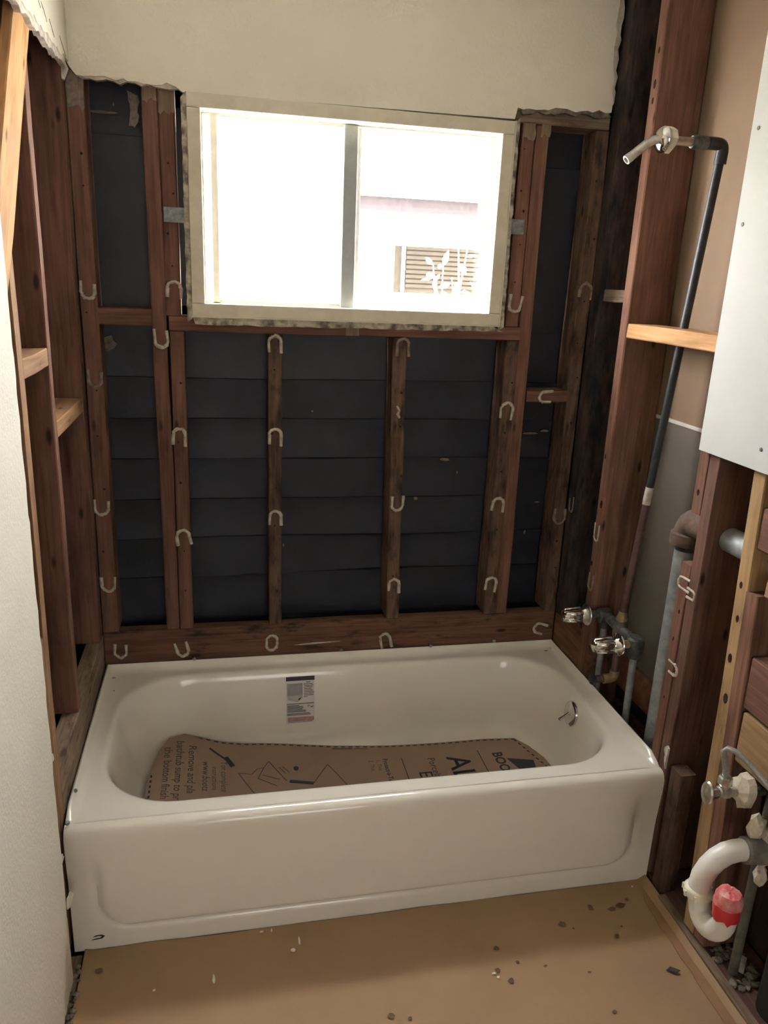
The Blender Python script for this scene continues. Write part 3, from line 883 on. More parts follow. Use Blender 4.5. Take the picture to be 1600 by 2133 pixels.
txt.append(patch(0.02, .97, .568, .582, O, 1))
add('print_lines', join(*txt), M['lb_black'], stk)
txt = []
for i, w in enumerate((.42, .56, .57, .54, .65, .66, .80, .83)):
    v = .605 + i * .027 + (.012 if i > 5 else 0)
    txt.append(patch(.03, .03 + w, v, v + .016, O, 1))
txt += [patch(.76, .83, .62, .630, O, 1), patch(.76, .775, .62, .66, O, 1), patch(.82, .835, .63, .65, O, 1), patch(.86, .94, .655, .668, O, 1), patch(.88, .895, .63, .66, O, 1), patch(.93, .945, .63, .66, O, 1)]
add('print_lines', join(*txt), M['lb_text'], stk)
add('foot_bar', patch(.05, .97, .865, .955, O), M['lb_red'], stk)
add('print_lines', patch(.08, .92, .965, .972, O, 1), M['lb_text'], stk)

# ------------------------------------------------------------------ cardboard liner in the tub
cb = root('cardboard_liner', (0, -0.38, 0.10), label='brown printed cardboard liner lying in the bottom of the bathtub', cat='cardboard')
def cz(x, y):
    z = 0.112 + 0.010 * mnoise.noise(Vector((x * 2.2, y * 3, 4)))
    z += 0.050 * sstep(-0.30, -0.62, x) + 0.018 * sstep(-.25, -.12, y) * sstep(0.1, -.4, x)
    return z

far_e = [(-.622, -.330), (-.612, -.255), (-.598, -.195), (-.570, -.140), (-.524, -.112), (-.460, -.124), (-.41, -.132), (-.30, -.132), (-.21, -.140), (-.05, -.160), (.12, -.176), (.30, -.185), (.45, -.192), (.566, -.205), (.600, -.255), (.626, -.320), (.632, -.375)]
def yfar(x):
    for (a, b), (c, d) in zip(far_e, far_e[1:]):
        if a <= x <= c:
            return b + (d - b) * (x - a) / (c - a)
    return far_e[-1][1]
XS = sorted(set([p[0] for p in far_e] + [-.62 + 1.25 * i / 44 for i in range(45)]))
NYc = 12
V, F = [], []
for top in (0.0, -0.0035):
    for x in XS:
        ynear = -0.60 + 0.23 * sstep(.5, .64, x) + 0.20 * sstep(-.5, -.63, x)
        ynear = min(ynear, yfar(x) - .01)
        for j in range(NYc + 1):
            y = yfar(x) + (ynear - yfar(x)) * j / NYc
            V.append((x, y, cz(x, y) + top))
m_ = NYc + 1
nX = len(XS)
for s in (0, nX * m_):
    for i in range(nX - 1):
        for j in range(NYc):
            a = s + i * m_ + j
            F.append((a, a + 1, a + m_ + 1, a + m_))
for i in range(nX - 1):
    for j in (0, NYc):
        a = i * m_ + j
        F.append((a, a + m_, a + m_ + nX * m_, a + nX * m_))
for i in (0, nX - 1):
    for j in range(NYc):
        a = i * m_ + j
        F.append((a, a + 1, a + 1 + nX * m_, a + nX * m_))
add('sheet', (V, F), M['cardboard'], cb, smooth=True, angle=50)

def on_card(x, y, off=.0008):
    return Vector((x, y, cz(x, y) + off))

def strip(pts, w):
    V, F = [], []
    for (ax, ay), (bx, by) in zip(pts, pts[1:]):
        L_ = math.hypot(bx - ax, by - ay)
        nseg = max(1, int(L_ / .03))
        nx_, ny_ = -(by - ay) / L_ * w / 2, (bx - ax) / L_ * w / 2
        b0 = len(V)
        for i in range(nseg + 1):
            t = i / nseg
            x, y = ax + (bx - ax) * t, ay + (by - ay) * t
            V += [on_card(x + nx_, y + ny_), on_card(x - nx_, y - ny_)]
        for i in range(nseg):
            F.append((b0 + 2 * i, b0 + 2 * i + 1, b0 + 2 * i + 3, b0 + 2 * i + 2))
    return V, F

def card_text(body, x, y, size, mat, bold=0.0):
    """text read along -y with its letter tops towards +x"""
    cu = bpy.data.curves.new('t', 'FONT')
    cu.body = body
    cu.size = size
    cu.offset = bold
    cu.resolution_u = 3
    to = bpy.data.objects.new('t', cu)
    me = bpy.data.meshes.new_from_object(to)
    V = [on_card(x + v.co.y, y - v.co.x) for v in me.vertices]
    F = [tuple(p.vertices) for p in me.polygons]
    bpy.data.objects.remove(to)
    bpy.data.meshes.remove(me)
    bpy.data.curves.remove(cu)
    return add('lettering', (V, F), mat, cb)

card_text('Remove and pla', -.508, -.166, .034, M['ink_soft'], .0002)
card_text('bathtub sump to pr', -.545, -.150, .034, M['ink_soft'], .0002)
card_text('the bottom finish', -.580, -.178, .034, M['ink_soft'], .0002)
card_text('For complete', -.410, -.222, .026, M['ink_soft'])
card_text('instructions', -.437, -.245, .024, M['ink_soft'])
card_text('www.bootz', -.465, -.226, .030, M['ink_soft'], .0002)
card_text('Protect-a-Tub', .098, -.250, .022, M['ink'], .0004)
card_text('1. This', .076, -.255, .020, M['ink_soft'])
card_text('2. This', .052, -.255, .020, M['ink_soft'])
card_text('Porcelain', .245, -.263, .034, M['ink'])
card_text('ALOHA', .308, -.268, .104, M['ink'], .001)
card_text('E', .200, -.328, .060, M['ink'], .0005)
card_text('BOOTZ', .462, -.272, .046, M['ink'], .0012)
add('print_line', strip([(.419, -.252), (.419, -.50)], .0028), M['ink'], cb)
add('print_line', strip([(.161, -.252), (.161, -.50)], .0028), M['ink'], cb)
add('maker_triangle', ([on_card(.500, -.308), on_card(.585, -.330), on_card(.575, -.385), on_card(.530, -.395)], [(0, 1, 2, 3)]), M['ink'], cb)
# hammer, folded-box drawing, round dot and small caption
add('hammer_drawing', join(strip([(-.446, -.170), (-.389, -.215)], .007), strip([(-.397, -.200), (-.374, -.238)], .016)), M['ink'], cb)
ln = [((-.358, -.271), (-.318, -.277)), ((-.318, -.277), (-.300, -.252)), ((-.300, -.252), (-.280, -.249)), ((-.280, -.249), (-.263, -.220)), ((-.263, -.220), (-.215, -.325)), ((-.358, -.271), (-.310, -.380)),
      ((-.280, -.249), (-.300, -.300)), ((-.300, -.300), (-.245, -.345)), ((-.285, -.285), (-.235, -.315)), ((-.232, -.255), (-.215, -.290)), ((-.222, -.252), (-.203, -.285)),
      ((-.204, -.325), (-.133, -.344)), ((-.133, -.344), (-.081, -.259)), ((-.081, -.259), (-.035, -.365))]
add('fold_drawing', join(*[strip([a, b], .0030) for a, b in ln]), M['ink_soft'], cb, kind='stuff')
add('fold_drawing', strip([(-.206, -.328), (-.135, -.347)], .014), M['ink'], cb)
add('round_dot', ([on_card(-.181 + .008 * math.cos(a * .5236), -.267 + .012 * math.sin(a * .5236)) for a in range(12)], [tuple(range(12))]), M['ink'], cb)
add('small_caption', join(strip([(-.055, -.178), (.010, -.184)], .006), strip([(.016, -.185), (.062, -.190)], .0035)), M['ink_soft'], cb)
dash = []
x = -.48
while x < .57:
    dash.append(strip([(x, yfar(x) - .008), (x + .013, yfar(x + .013) - .008)], .0055))
    x += .024
for (a, b) in ((0.13, .30), (.45, .62), (.78, .95)):
    pass
for i in range(8):
    t = i / 8
    ax, ay = .562 + .058 * t, -.214 - .17 * t
    dash.append(strip([(ax, ay), (ax + .0045, ay - .011)], .0055))
for i in range(5):
    dash.append(strip([(-.612, -.30 - i * .024), (-.612, -.312 - i * .024)], .0055))
add('dashed_line', join(*dash), M['ink'], cb, kind='stuff')

# ------------------------------------------------------------------ tub and shower plumbing
pl = root('tub_shower_plumbing', (0.80, -0.38, 0.03), label='exposed two handle tub and shower valve with tall dark riser and shower arm', cat='plumbing')
PX = 0.797
def handle(y, z, x_in, mat='chrome'):
    # stem, cone-shaped escutcheon and a fluted lever-less knob, axis towards -x
    st = add('valve_stem', tube([(PX, y, z), (PX - .075, y, z)], [.013, .011], 14), M['brass'] if y < -.4 else M['steel_dark'], pl, smooth=True)
    V, F = [], []
    prof = [(.0, .006), (.002, .019), (.008, .0235), (.052, .0275), (.060, .0265), (.064, .018)]
    nn = 60
    for (h, r) in prof:
        for k in range(nn):
            a = 2 * math.pi * k / nn
            fl = max(0.0, math.cos(5 * a)) ** .35 if math.cos(5 * a) > 0 else 0
            rr_ = r * (0.82 + 0.18 * fl) if r > .02 else r * .85
            V.append((x_in - .068 + h, y + math.cos(a) * rr_, z + math.sin(a) * rr_))
    for i in range(len(prof) - 1):
        for k in range(nn):
            F.append((i * nn + k, i * nn + (k + 1) % nn, (i + 1) * nn + (k + 1) % nn, (i + 1) * nn + k))
    F.append(tuple(range(nn)))
    hd = add('handle', (V, F), M[mat], pl, smooth=True, angle=50, label='fluted chrome handle')
    add('escutcheon', lathe([(.016, -.004), (.019, .008), (.024, .018), (.034, .024), (.035, .027), (.012, .028)], (x_in - .012, y, z), (1, 0, 0), 28), M[mat if y < -.4 else 'chrome_worn'], hd, smooth=True)

handle(-0.285, 0.603, 0.717)
handle(-0.475, 0.592, 0.728)
vb = [tube([(PX, -0.285, 0.600), (PX, -0.475, 0.592)], .016, 14), lathe([(.020, -.022), (.024, -.018), (.024, .018), (.020, .022)], (PX - .005, -0.287, 0.598), (-1, 0, 0), 16),
      lathe([(.020, -.024), (.026, -.018), (.026, .018), (.020, .024)], (PX, -0.475, 0.590), (0, 0, 1), 16), lathe([(.018, -.030), (.022, -.024), (.022, .020), (.018, .026)], (PX, -0.382, 0.598), (0, 0, 1), 14)]
add('valve_body', join(*vb), M['steel_dark'], pl, smooth=True)
for y, z in ((-0.285, 0.585), (-0.475, 0.575)):
    sp = add('supply_pipe', tube([(PX, y, z), (PX + .002, y - .004, 0.30), (PX + .004, y - .006, 0.0)], .0105, 12), M['steel_gray'], pl, smooth=True)
    add('coupling', lathe([(.015, -.03), (.0175, -.026), (.0175, -.004), (.015, 0)], (PX, y, z), (0, 0, 1), 14), M['steel_dark'], sp, smooth=True)
add('spout_pipe', tube(arc3((PX, -0.383, 0.58), (PX, -0.386, 0.432), (0.722, -0.385, 0.428), .022), .0115, 12), M['copper_dull'], pl, smooth=True)
add('spout_elbow', tube(arc3((PX, -0.385, 0.455), (PX, -0.386, 0.430), (0.760, -0.386, 0.428), .018), .0150, 12), M['brass'], pl, smooth=True)
add('thread_cap', lathe([(.012, -.004), (.0155, 0), (.0155, .012), (.013, .014)], (0.732, -0.385, 0.428), (-1, 0, 0), 14), M['iron_black'], pl, smooth=True)
RT = Vector((0.838, -0.462, 1.936))
RB = Vector((PX, -0.382, 0.628))
rmid = RB.lerp(RT, 0.30)
add('riser', tube([RB, rmid], .0105, 12), M['copper_dull'], pl, smooth=True)
add('riser', tube([rmid, RT], .0112, 12), M['iron_black'], pl, smooth=True)
add('paint_splash', tube([RB.lerp(RT, .285), RB.lerp(RT, .297), RB.lerp(RT, .325)], [.0116, .0122, .0118], 10), M['plaster_raw'], pl, smooth=True)
add('union_nut', lathe([(.013, -.012), (.017, -.008), (.017, .006), (.014, .012), (.012, .026)], RB, (.03, -.06, 1), 12), M['brass'], pl, smooth=True)
EL = Vector((0.838, -0.464, 1.945))
add('elbow', tube(arc3(EL + Vector((0, 0.003, -.045)), EL, EL + Vector((-.045, -.001, 0)), .018), .0150, 12), M['iron_black'], pl, smooth=True)
add('nipple', tube([EL + Vector((-.03, 0, 0)), (0.772, -0.466, 1.944)], .0112, 12), M['iron_black'], pl, smooth=True)
add('coupling', lathe([(.015, -.006), (.0165, 0), (.0165, .03), (.0145, .036)], (0.785, -0.466, 1.944), (-1, 0, 0), 14), M['steel_dark'], pl, smooth=True)
arm = [(0.765, -0.466, 1.944), (0.662, -0.467, 1.943), (0.645, -0.467, 1.940), (0.628, -0.468, 1.930), (0.586, -0.469, 1.896)]
ar = add('shower_arm', tube(arm, .0108, 14), M['chrome_worn'], pl, smooth=True, label='bare chrome shower arm without a head')
add('threaded_tip', lathe([(.0108, -.012), (.0112, -.011), (.0112, .004), (.0075, .0045), (.007, -.01), (.001, -.011)], (0.583, -0.469, 1.8935), (-.78, 0, -.62), 14), M['sash_pale'], ar, smooth=True)
add('flange', lathe([(.012, -.012), (.022, -.009), (.030, -.002), (.0315, .004), (.030, .005), (.011, .004)], (0.668, -0.467, 1.943), (1, 0, .05), 26), M['chrome'], pl, smooth=True, label='chrome wall flange with plaster stuck behind it')
pp = [(0.673 + .010 * random.random(), -0.467 + math.cos(a) * .030 * k, 1.943 + math.sin(a) * .032 * k) for a, k in [(i * .628, random.uniform(.6, 1.1)) for i in range(10)]]
pc = Vector((0.687, -0.467, 1.943))
V = [Vector(p) for p in pp] + [Vector(p) + Vector((.016, 0, 0)) * random.uniform(.6, 1.3) for p in pp] + [Vector((.671, -.467, 1.943)), pc + Vector((.006, 0, 0))]
F = []
for i in range(10):
    j = (i + 1) % 10
    F += [(i, j, 10 + j, 10 + i), (i, 20, j), (10 + i, 10 + j, 21)]
add('plaster_chunk', (V, F), M['chunk'], pl)

# ------------------------------------------------------------------ vent stack in the wet wall
vp = root('vent_stack', (0.828, -0.60, 0), label='gray vent pipe with rusty elbow behind the paired studs', cat='pipe')
add('stack_pipe', tube([(0.828, -0.597, 0.0), (0.828, -0.597, 0.93)], .030, 20), M['steel_gray'], vp, smooth=True)
hub = add('elbow', tube(arc3((0.828, -0.597, 0.945), (0.828, -0.597, 1.015), (0.828, -0.735, 1.015), .05, 10), .040, 20), M['rust'], vp, smooth=True, label='rusty cast iron elbow')
add('hub_ring', lathe([(.040, -.022), (.047, -.018), (.047, .012), (.041, .016)], (0.828, -0.597, 0.965), (0, 0, 1), 22), M['rust'], hub, smooth=True)
add('cross_pipe', tube([(0.828, -0.73, 1.015), (0.828, -1.30, 1.022)], .031, 20), M['steel_gray'], vp, smooth=True)

# ------------------------------------------------------------------ shutoff valve
sv = root('shutoff_valve', (0.70, -1.07, 0.49), label='sink shutoff valve with oval handle and braided supply hose', cat='valve')
add('valve_body', join(tube([(0.735, -1.07, 0.528), (0.663, -1.07, 0.533)], [.0105, .0105], 14), lathe([(.011, -.014), (.0145, -.010), (.0145, .012), (.011, .014)], (0.690, -1.07, 0.531), (1, 0, 0), 14),
    tube([(0.690, -1.07, 0.531), (0.689, -1.07, 0.556)], .0105, 12)), M['valve_dirty'], sv, smooth=True)
add('packing_nut', lathe([(.010, 0), (.0135, .003), (.0135, .016), (.010, .019)], (0.676, -1.07, 0.532), (-1, 0, 0), 6), M['chrome_worn'], sv)
V, F = lathe([(.004, .010), (.012, .006), (.026, .004), (.029, 0), (.026, -.003), (.008, -.004), (.002, -.003)], (0, 0, 0), (-1, 0, 0), 28)
V = [Vector((v.x, v.y * .68, v.z)) + Vector((0.650, -1.07, 0.533)) for v in V]
add('handle', (V, F), M['chrome_worn'], sv, smooth=True, label='oval metal handle')
add('compression_nut', lathe([(.0145, -.010), (.0155, -.006), (.0155, .008), (.012, .012)], (0.6885, -1.07, 0.561), (0, 0, 1), 6), M['chrome_worn'], sv)
hz = [(0.688, -1.070, 0.566), (0.686, -1.068, 0.590), (0.677, -1.068, 0.620), (0.671, -1.069, 0.637), (0.675, -1.076, 0.648), (0.686, -1.088, 0.647), (0.700, -1.11, 0.635), (0.718, -1.15, 0.612), (0.735, -1.19, 0.590), (0.748, -1.25, 0.56)]
add('supply_hose', tube(hz, .0066, 12), M['hose'], sv, smooth=True, label='braided steel supply hose')
n_ = 16
ring = []
for i in range(n_):
    a = 2 * math.pi * i / n_
    k = random.uniform(.78, 1.12)
    ring.append((math.cos(a) * .030 * k, math.sin(a) * .040 * k))
V = [Vector((0.728 + random.uniform(-.003, .003), -1.074 + a, 0.530 + b)) for a, b in ring] + [Vector((0.748, -1.074 + a * 1.05, 0.530 + b * 1.05)) for a, b in ring] + [Vector((0.7185, -1.072, 0.529)), Vector((.748, -1.074, .53))]
F = []
for i in range(n_):
    j = (i + 1) % n_
    F += [(i, j, n_ + j, n_ + i), (i, 2 * n_, j), (n_ + i, n_ + j, 2 * n_ + 1)]
add('plaster_chunk', (V, F), M['chunk'], sv, label='ragged plaster chunk left round the pipe')
add('feed_pipe', tube([(0.745, -1.074, 0.529), (0.788, -1.074, 0.526)], .0105, 12), M['steel_dark'], sv, smooth=True)

wp = root('water_pipe', (0.80, -1.085, 0), label='dull gray water pipe rising from the floor behind the trap', cat='pipe')
add('riser', tube([(0.802, -1.088, -0.01), (0.802, -1.088, 0.525)], .0115, 12), M['pipe_dirty'], wp, smooth=True)
add('branch', tube([(0.802, -0.88, 0.523), (0.802, -1.36, 0.526)], .0105, 12), M['steel_dark'], wp, smooth=True)

# ------------------------------------------------------------------ sink trap
tp = root('p_trap', (0.65, -1.16, 0.24), label='white plastic sink trap sealed with red tape', cat='drain trap')
A0 = Vector((0.775, -1.145, 0.428))
add('wall_coupling', lathe([(.026, 0), (.030, .004), (.031, .030), (.029, .034), (.029, .062), (.0255, .066)], A0 + Vector((-.004, 0, 0)), (-1, 0.02, .10), 24), M['coupling_dirty'], tp, smooth=True, label='grimy gray rubber coupling')
add('hose_clamp', lathe([(.0315, 0), (.0325, .001), (.0325, .010), (.0315, .011)], A0 + Vector((-.012, 0, .001)), (-1, .02, .10), 24), M['chrome'], tp, smooth=True)
bend = [(0.715, -1.142, 0.434), (0.690, -1.141, 0.434), (0.668, -1.140, 0.429), (0.648, -1.139, 0.416), (0.632, -1.138, 0.396), (0.622, -1.137, 0.372), (0.619, -1.137, 0.335)]
add('upper_bend', tube(bend, .0235, 20), M['pvc'], tp, smooth=True)
V, F = [], []
nutp = [(.0265, -.012), (.0305, -.009), (.0305, .005), (.0275, .009), (.025, .010)]
V, F = lathe(nutp, (0.619, -1.137, 0.335), (0, 0, 1), 24)
nut = [(V, F)]
for i in range(8):
    a = 2 * math.pi * i / 8
    p = Vector((0.619 + math.cos(a) * .0305, -1.137 + math.sin(a) * .0305, 0.333))
    nut.append(box(p.x - .003, p.x + .003, p.y - .003, p.y + .003, p.z - .008, p.z + .006, .001))
add('slip_nut', join(*nut), M['pvc_cream'], tp, smooth=True, label='cream ribbed slip nut')
jb = [(0.619, -1.137, 0.337), (0.6215, -1.1395, 0.324)]
c0, c1 = Vector((0.624, -1.142, 0.312)), Vector((0.626, -1.222, 0.336))
mid = (c0 + c1) / 2
for i in range(1, 12):
    a = math.pi * i / 12
    d = (c0 - mid) * math.cos(a)
    jb.append(tuple(mid + d + Vector((0, 0, -.047 * math.sin(a)))))
jb += [(0.625, -1.224, 0.348), (0.622, -1.226, 0.392)]
add('lower_bend', tube(jb, .0235, 20), M['pvc'], tp, smooth=True)
# crumpled red tape over the open end
V, F = [], []
lev = [(0.350, .0262, 0), (0.358, .0275, 0), (0.380, .0285, .001), (0.396, .0275, .002), (0.408, .0215, .002), (0.412, .012, .002)]
nn = 22
for (z, r, t) in lev:
    for k in range(nn):
        a = 2 * math.pi * k / nn
        q = r * (1 + .10 * mnoise.noise(Vector((math.cos(a) * 2.2, math.sin(a) * 2.2, z * 60))))
        V.append((0.621 + math.cos(a) * q, -1.2255 + math.sin(a) * q, z + (random.uniform(-.006, .004) if z < .352 else random.uniform(-.002, .002))))
for i in range(len(lev) - 1):
    for k in range(nn):
        F.append((i * nn + k, i * nn + (k + 1) % nn, (i + 1) * nn + (k + 1) % nn, (i + 1) * nn + k))
F.append(tuple((len(lev) - 1) * nn + k for k in range(nn)))
tape = add('tape_cap', (V, F), M['tape_red'], tp, smooth=True, angle=25, label='crumpled red tape over the open end')
V2, F2 = [], []
for (z, r) in ((0.384, .0295), (0.397, .0284), (0.410, .0224), (0.4145, .012), (0.415, .001)):
    for k in range(nn):
        a = 2 * math.pi * k / nn
        q = r * (1 + .10 * mnoise.noise(Vector((math.cos(a) * 2.2, math.sin(a) * 2.2, z * 60))))
        V2.append((0.621 + math.cos(a) * q, -1.2255 + math.sin(a) * q, z + random.uniform(-.0015, .0015)))
for i in range(4):
    for k in range(nn):
        F2.append((i * nn + k, i * nn + (k + 1) % nn, (i + 1) * nn + (k + 1) % nn, (i + 1) * nn + k))
add('dusty_top', (V2, F2), M['tape_pink'], tape, smooth=True, angle=25)
for (o, s) in (((0.735, -1.135, 0.483), (.022, .016, .034)), ((0.758, -1.15, 0.365), (.014, .016, .030)), ((0.758, -1.140, 0.462), (.012, .028, .02))):
    bm = bmesh.new()
    bmesh.ops.create_icosphere(bm, subdivisions=2, radius=1)
    V = [Vector((o[0] + v.co.x * s[0] * random.uniform(.7, 1.25), o[1] + v.co.y * s[1] * random.uniform(.7, 1.25), o[2] + v.co.z * s[2] * random.uniform(.75, 1.2))) for v in bm.verts]
    bm.verts.index_update()
    F = [tuple(v.index for v in f.verts) for f in bm.faces]
    bm.free()
    add('plaster_chunk', (V, F), M['chunk'], tp)

ds = root('drain_stack', (0.85, -1.165, 0), label='black tarred drain pipe standing at the floor beside the water pipe', cat='pipe')
add('lower_pipe', tube([(0.842, -1.205, -0.01), (0.842, -1.205, 0.165)], [.052, .050], 24), M['tar'], ds, smooth=True)
add('upper_pipe', tube([(0.842, -1.205, 0.16), (0.842, -1.205, 0.44)], .030, 20), M['rubble'], ds, smooth=True)

# ------------------------------------------------------------------ floor paper, chips and rubble
fp = root('floor_paper', (0, -1.6, 0), label='brown builders paper covering the floor in front of the tub', cat='floor paper')
V, F = [], []
nx, ny = 70, 60
for j in range(ny + 1):
    for i in range(nx + 1):
        s, t = i / nx, j / ny
        x0, x1 = -0.738, 0.757
        x = x0 + (x1 - x0) * s
        yf = -0.757 + (0.004 * mnoise.noise(Vector((x * 6, 2, 0))))
        y = yf + (-2.60 - yf) * t ** 1.3
        lift = 0.010 * math.exp(-((y + .757) / .02) ** 2) * max(0, mnoise.noise(Vector((x * 4.0, 7, 0)))) * 2
        edge = 0.014 * sstep(.735, .757, x) + 0.004 * sstep(-.715, -.738, x)
        V.append((x + (.004 * mnoise.noise(Vector((y * 7, 3, 1))) if i in (0, nx) else 0), y, 0.0015 + lift + edge + .0012 * mnoise.noise(Vector((x * 5, y * 5, 0)))))
for j in range(ny):
    for i in range(nx):
        a = j * (nx + 1) + i
        F.append((a, a + 1, a + nx + 2, a + nx + 1))
add('sheet', (V, F), M['kraft'], fp, smooth=True)
def flat_blob(name, x, y, w, h, mat, z=0.0042, t=.0005, parent=fp, n=10, rough=.3, **kw):
    pts = [(x + math.cos(2 * math.pi * i / n) * w / 2 * random.uniform(1 - rough, 1 + rough), y + math.sin(2 * math.pi * i / n) * h / 2 * random.uniform(1 - rough, 1 + rough)) for i in range(n)]
    return add(name, prism(pts, lambda a, b, d: (a, b, z + d), t), mat, parent, **kw)
for (x, y, w, h) in ((0.456, -0.871, .018, .016), (0.479, -0.890, .006, .006), (0.555, -0.832, .014, .020), (0.610, -0.845, .018, .012), (0.640, -0.836, .026, .012), (0.667, -0.822, .010, .008), (0.259, -0.916, .016, .012), (0.240, -0.977, .014, .013),
                     (0.262, -1.010, .013, .015), (0.296, -0.964, .009, .008), (0.580, -0.930, .012, .010), (0.607, -0.904, .006, .006), (-0.04, -1.052, .014, .012), (0.0, -1.065, .010, .009), (0.469, -1.128, .010, .008), (-0.697, -0.792 - .03, .020, .012), (.36, -.985, .010, .006), (.46, -1.02, .008, .006)):
    flat_blob('stain', x, y, w, h, M['stain'])
# damp band along the right edge of the paper
pts = jag((0.700, -1.40), (0.712, -0.80), 14, .004) + jag((0.733, -0.79), (0.733, -1.40), 10, .001)
add('damp_band', prism(pts, lambda a, b, d: (a, b, .0038 + d), .0004), M['kraft_damp'], fp)

chips = [(-0.315, -0.772, .012, .005, 'small white paint chip against the tub apron'), (-0.290, -0.772, .004, .010, 'tiny white paint sliver beside the chip at the tub apron'), (-0.242, -0.840, .010, .011, 'rounded white paint chip on the floor paper near the long sliver'),
         (-0.224, -0.814, .005, .030, 'longest white paint sliver lying on the floor paper'), (-0.432, -0.890, .007, .024, 'upright white paint sliver alone at the left on the floor paper'), (0.228, -0.985, .010, .006, 'pale crumb on the floor paper beside the brown drips'),
         (0.234, -0.997, .008, .006, 'second pale crumb on the floor paper below the first'), (0.704, -0.782, .006, .005, 'white paint speck by the right foot of the tub'), (-.566, -.838 - .06, .006, .005, 'white speck on the floor paper at far left')]
for (x, y, w, h, lb) in chips:
    o = flat_blob('paint_chip', x, y, w, h, M['chip'], .0045, .0016, None, 7, .25, label=lb, cat='paint chip', group='paint chips on the floor paper')
tri = [(0.650, -1.046), (0.664, -1.040), (0.682, -1.056), (0.668, -1.060)]
add('dark_flake', prism(tri, lambda a, b, d: (a, b, .0042 + d + (a - .65) * .12), .0015), M['lb_black'], None, label='small black pointed flake on the floor paper at right', cat='debris')

def lumps(name, spots, mat, parent=None, **kw):
    parts = []
    for (x, y, z, s) in spots:
        bm = bmesh.new()
        bmesh.ops.create_icosphere(bm, subdivisions=1, radius=s)
        V = [Vector((x, y, z)) + Vector((v.co.x * random.uniform(.6, 1.3), v.co.y * random.uniform(.6, 1.3), v.co.z * random.uniform(.4, .9))) for v in bm.verts]
        bm.verts.index_update()
        F = [tuple(v.index for v in f.verts) for f in bm.faces]
        bm.free()
        parts.append((V, F))
    return add(name, join(*parts), mat, parent, **kw)

sp = [(x, y, random.uniform(.016, .024), random.uniform(.003, .012)) for x, y in ((random.uniform(.778, .862), random.uniform(-1.14, -.98)) for _ in range(150)) if math.hypot(x - .802, y + 1.088) > .028]
lumps('plaster_rubble', sp, M['rubble'], None, label='gray crumbled plaster rubble in the wall cavity by the drain', cat='rubble', kind='stuff')
sp = [(random.uniform(-.756, -.735), random.uniform(-1.25, -.80), .008 + random.uniform(0, .003), random.uniform(.003, .009)) for _ in range(60)]
lumps('plaster_crumbs', sp, M['rubble'], None, label='gray plaster crumbs along the foot of the left wall', cat='rubble', kind='stuff')
tc = prism([(-.011, -.018), (.010, -.020), (.012, .018), (-.009, .020)], lambda a, b, d: (a, b, d), .006)
Mt = Matrix.Translation((0.822, -1.082, 0.034)) @ Matrix.Rotation(.9, 4, 'X') @ Matrix.Rotation(-.5, 4, 'Z')
add('plaster_shard', tc, M['plaster_raw'], None, M=Mt, label='pale flat plaster shard leaning in the rubble', cat='debris')

# ------------------------------------------------------------------ outside the window
nh = root('neighbor_house', (1.5, 5.1, -0.6), label='white stucco neighbor house seen through the window', cat='house')
add('wall', box(-4.0, 7.0, 5.0, 5.2, -0.6, 2.62), M['house'], nh)
add('fascia', box(-4.2, 1.98, 4.50, 4.54, 2.145, 2.275), M['fascia'], nh)
add('gutter', box(-4.2, 2.0, 4.44, 4.50, 2.255, 2.285, .006), M['sash'], nh)
V = [(-4.2, 4.46, 2.28), (2.0, 4.46, 2.28), (2.0, 7.2, 3.45), (-4.2, 7.2, 3.45), (-4.2, 4.50, 2.25), (2.0, 4.50, 2.25), (2.0, 7.2, 3.40), (-4.2, 7.2, 3.40)]
add('roof', (V, [(0, 1, 2, 3), (7, 6, 5, 4), (0, 4, 5, 1), (1, 5, 6, 2), (2, 6, 7, 3), (3, 7, 4, 0)]), M['house'], nh)
wn = add('window', box(1.215, 2.42, 4.985, 5.0, 1.47, 1.885), M['shutter'], nh)
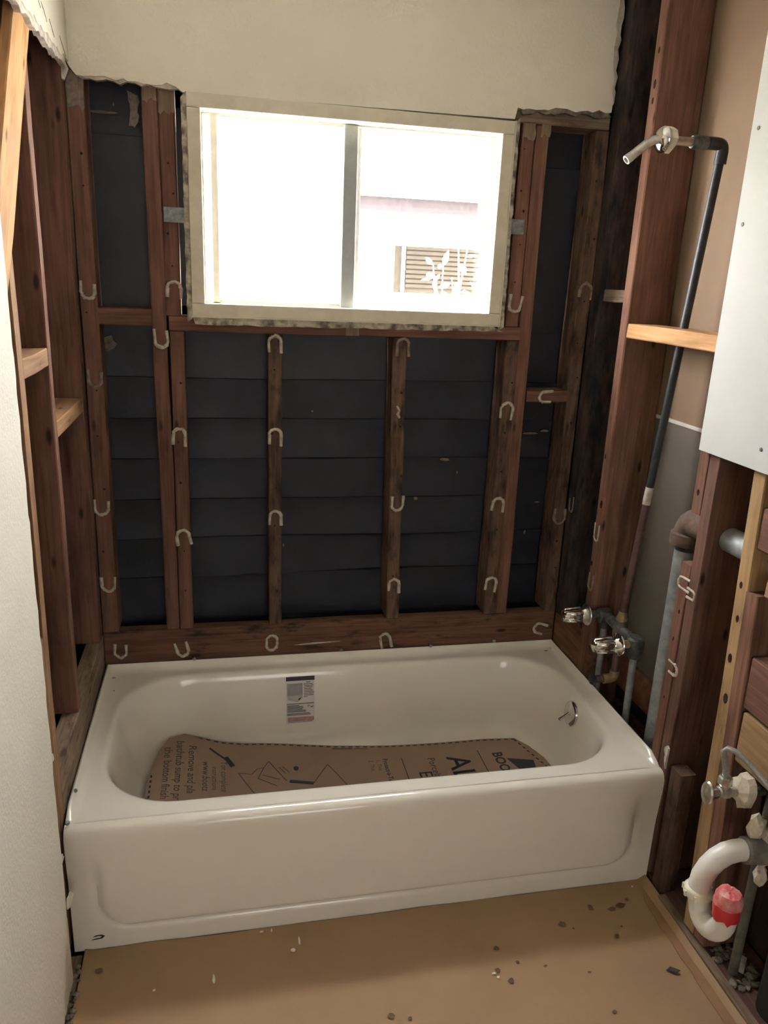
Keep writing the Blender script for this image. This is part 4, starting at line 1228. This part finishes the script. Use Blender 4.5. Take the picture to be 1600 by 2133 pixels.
for k in range(9):
    z = 1.52 + k * .042
    add('slat', box(1.32, 2.02, 4.965, 4.984, z, z + .030, .002), M['shutter'], wn)
for (x0, x1, z0, z1) in ((1.28, 1.31, 1.47, 1.885), (2.03, 2.075, 1.44, 1.90), (1.19, 2.45, 1.885, 1.92), (1.19, 2.45, 1.43, 1.47)):
    add('window_frame', box(x0, x1, 4.955, 4.99, z0, z1, .003), M['house'], wn)
sh = root('garden_shrub', (1.35, 3.9, -0.6), label='sunlit leafy shrub between the window and the neighbor house', cat='shrub')
stems = []
rnd = random.Random(3)
leaves = []
for s in range(15):
    b = Vector((rnd.uniform(1.20, 1.95), rnd.uniform(3.6, 4.2), -0.6))
    t = Vector((rnd.uniform(1.28, 2.15), rnd.uniform(3.5, 4.2), rnd.uniform(1.60, 2.30)))
    m1 = b.lerp(t, .6) + Vector((rnd.uniform(-.08, .08), rnd.uniform(-.06, .06), 0))
    path = [b, m1, t]
    stems.append(tube(path, [.012, .009, .004], 6))
    for q in range(11):
        f = rnd.uniform(.62, 1.0)
        p = m1.lerp(t, (f - .6) / .4) if f > .6 else b.lerp(m1, f / .6)
        d = Vector((rnd.uniform(-1, 1), rnd.uniform(-.6, .6), rnd.uniform(-.9, .5))).normalized()
        sd = d.cross(Vector((0, 1, .2))).normalized()
        nr = d.cross(sd)
        L_, w = rnd.uniform(.07, .14), rnd.uniform(.012, .026)
        a = p + d * .01
        leaves.append(([a, a + d * L_ * .35 + sd * w, a + d * L_ * .7 + sd * w * .7 + nr * .008, a + d * L_ + nr * .02, a + d * L_ * .7 - sd * w * .7 + nr * .008, a + d * L_ * .35 - sd * w, a + d * L_ * .5 - nr * .006],
                       [(0, 1, 6), (1, 2, 6), (2, 3, 6), (3, 4, 6), (4, 5, 6), (5, 0, 6)]))
add('stems', join(*stems), M['twig'], sh, smooth=True)
add('leaves', join(*leaves), M['leaf'], sh, kind='stuff')
add('yard', box(-8, 10, 0.2, 12, -0.75, -0.60), M['ground'], kind='structure')
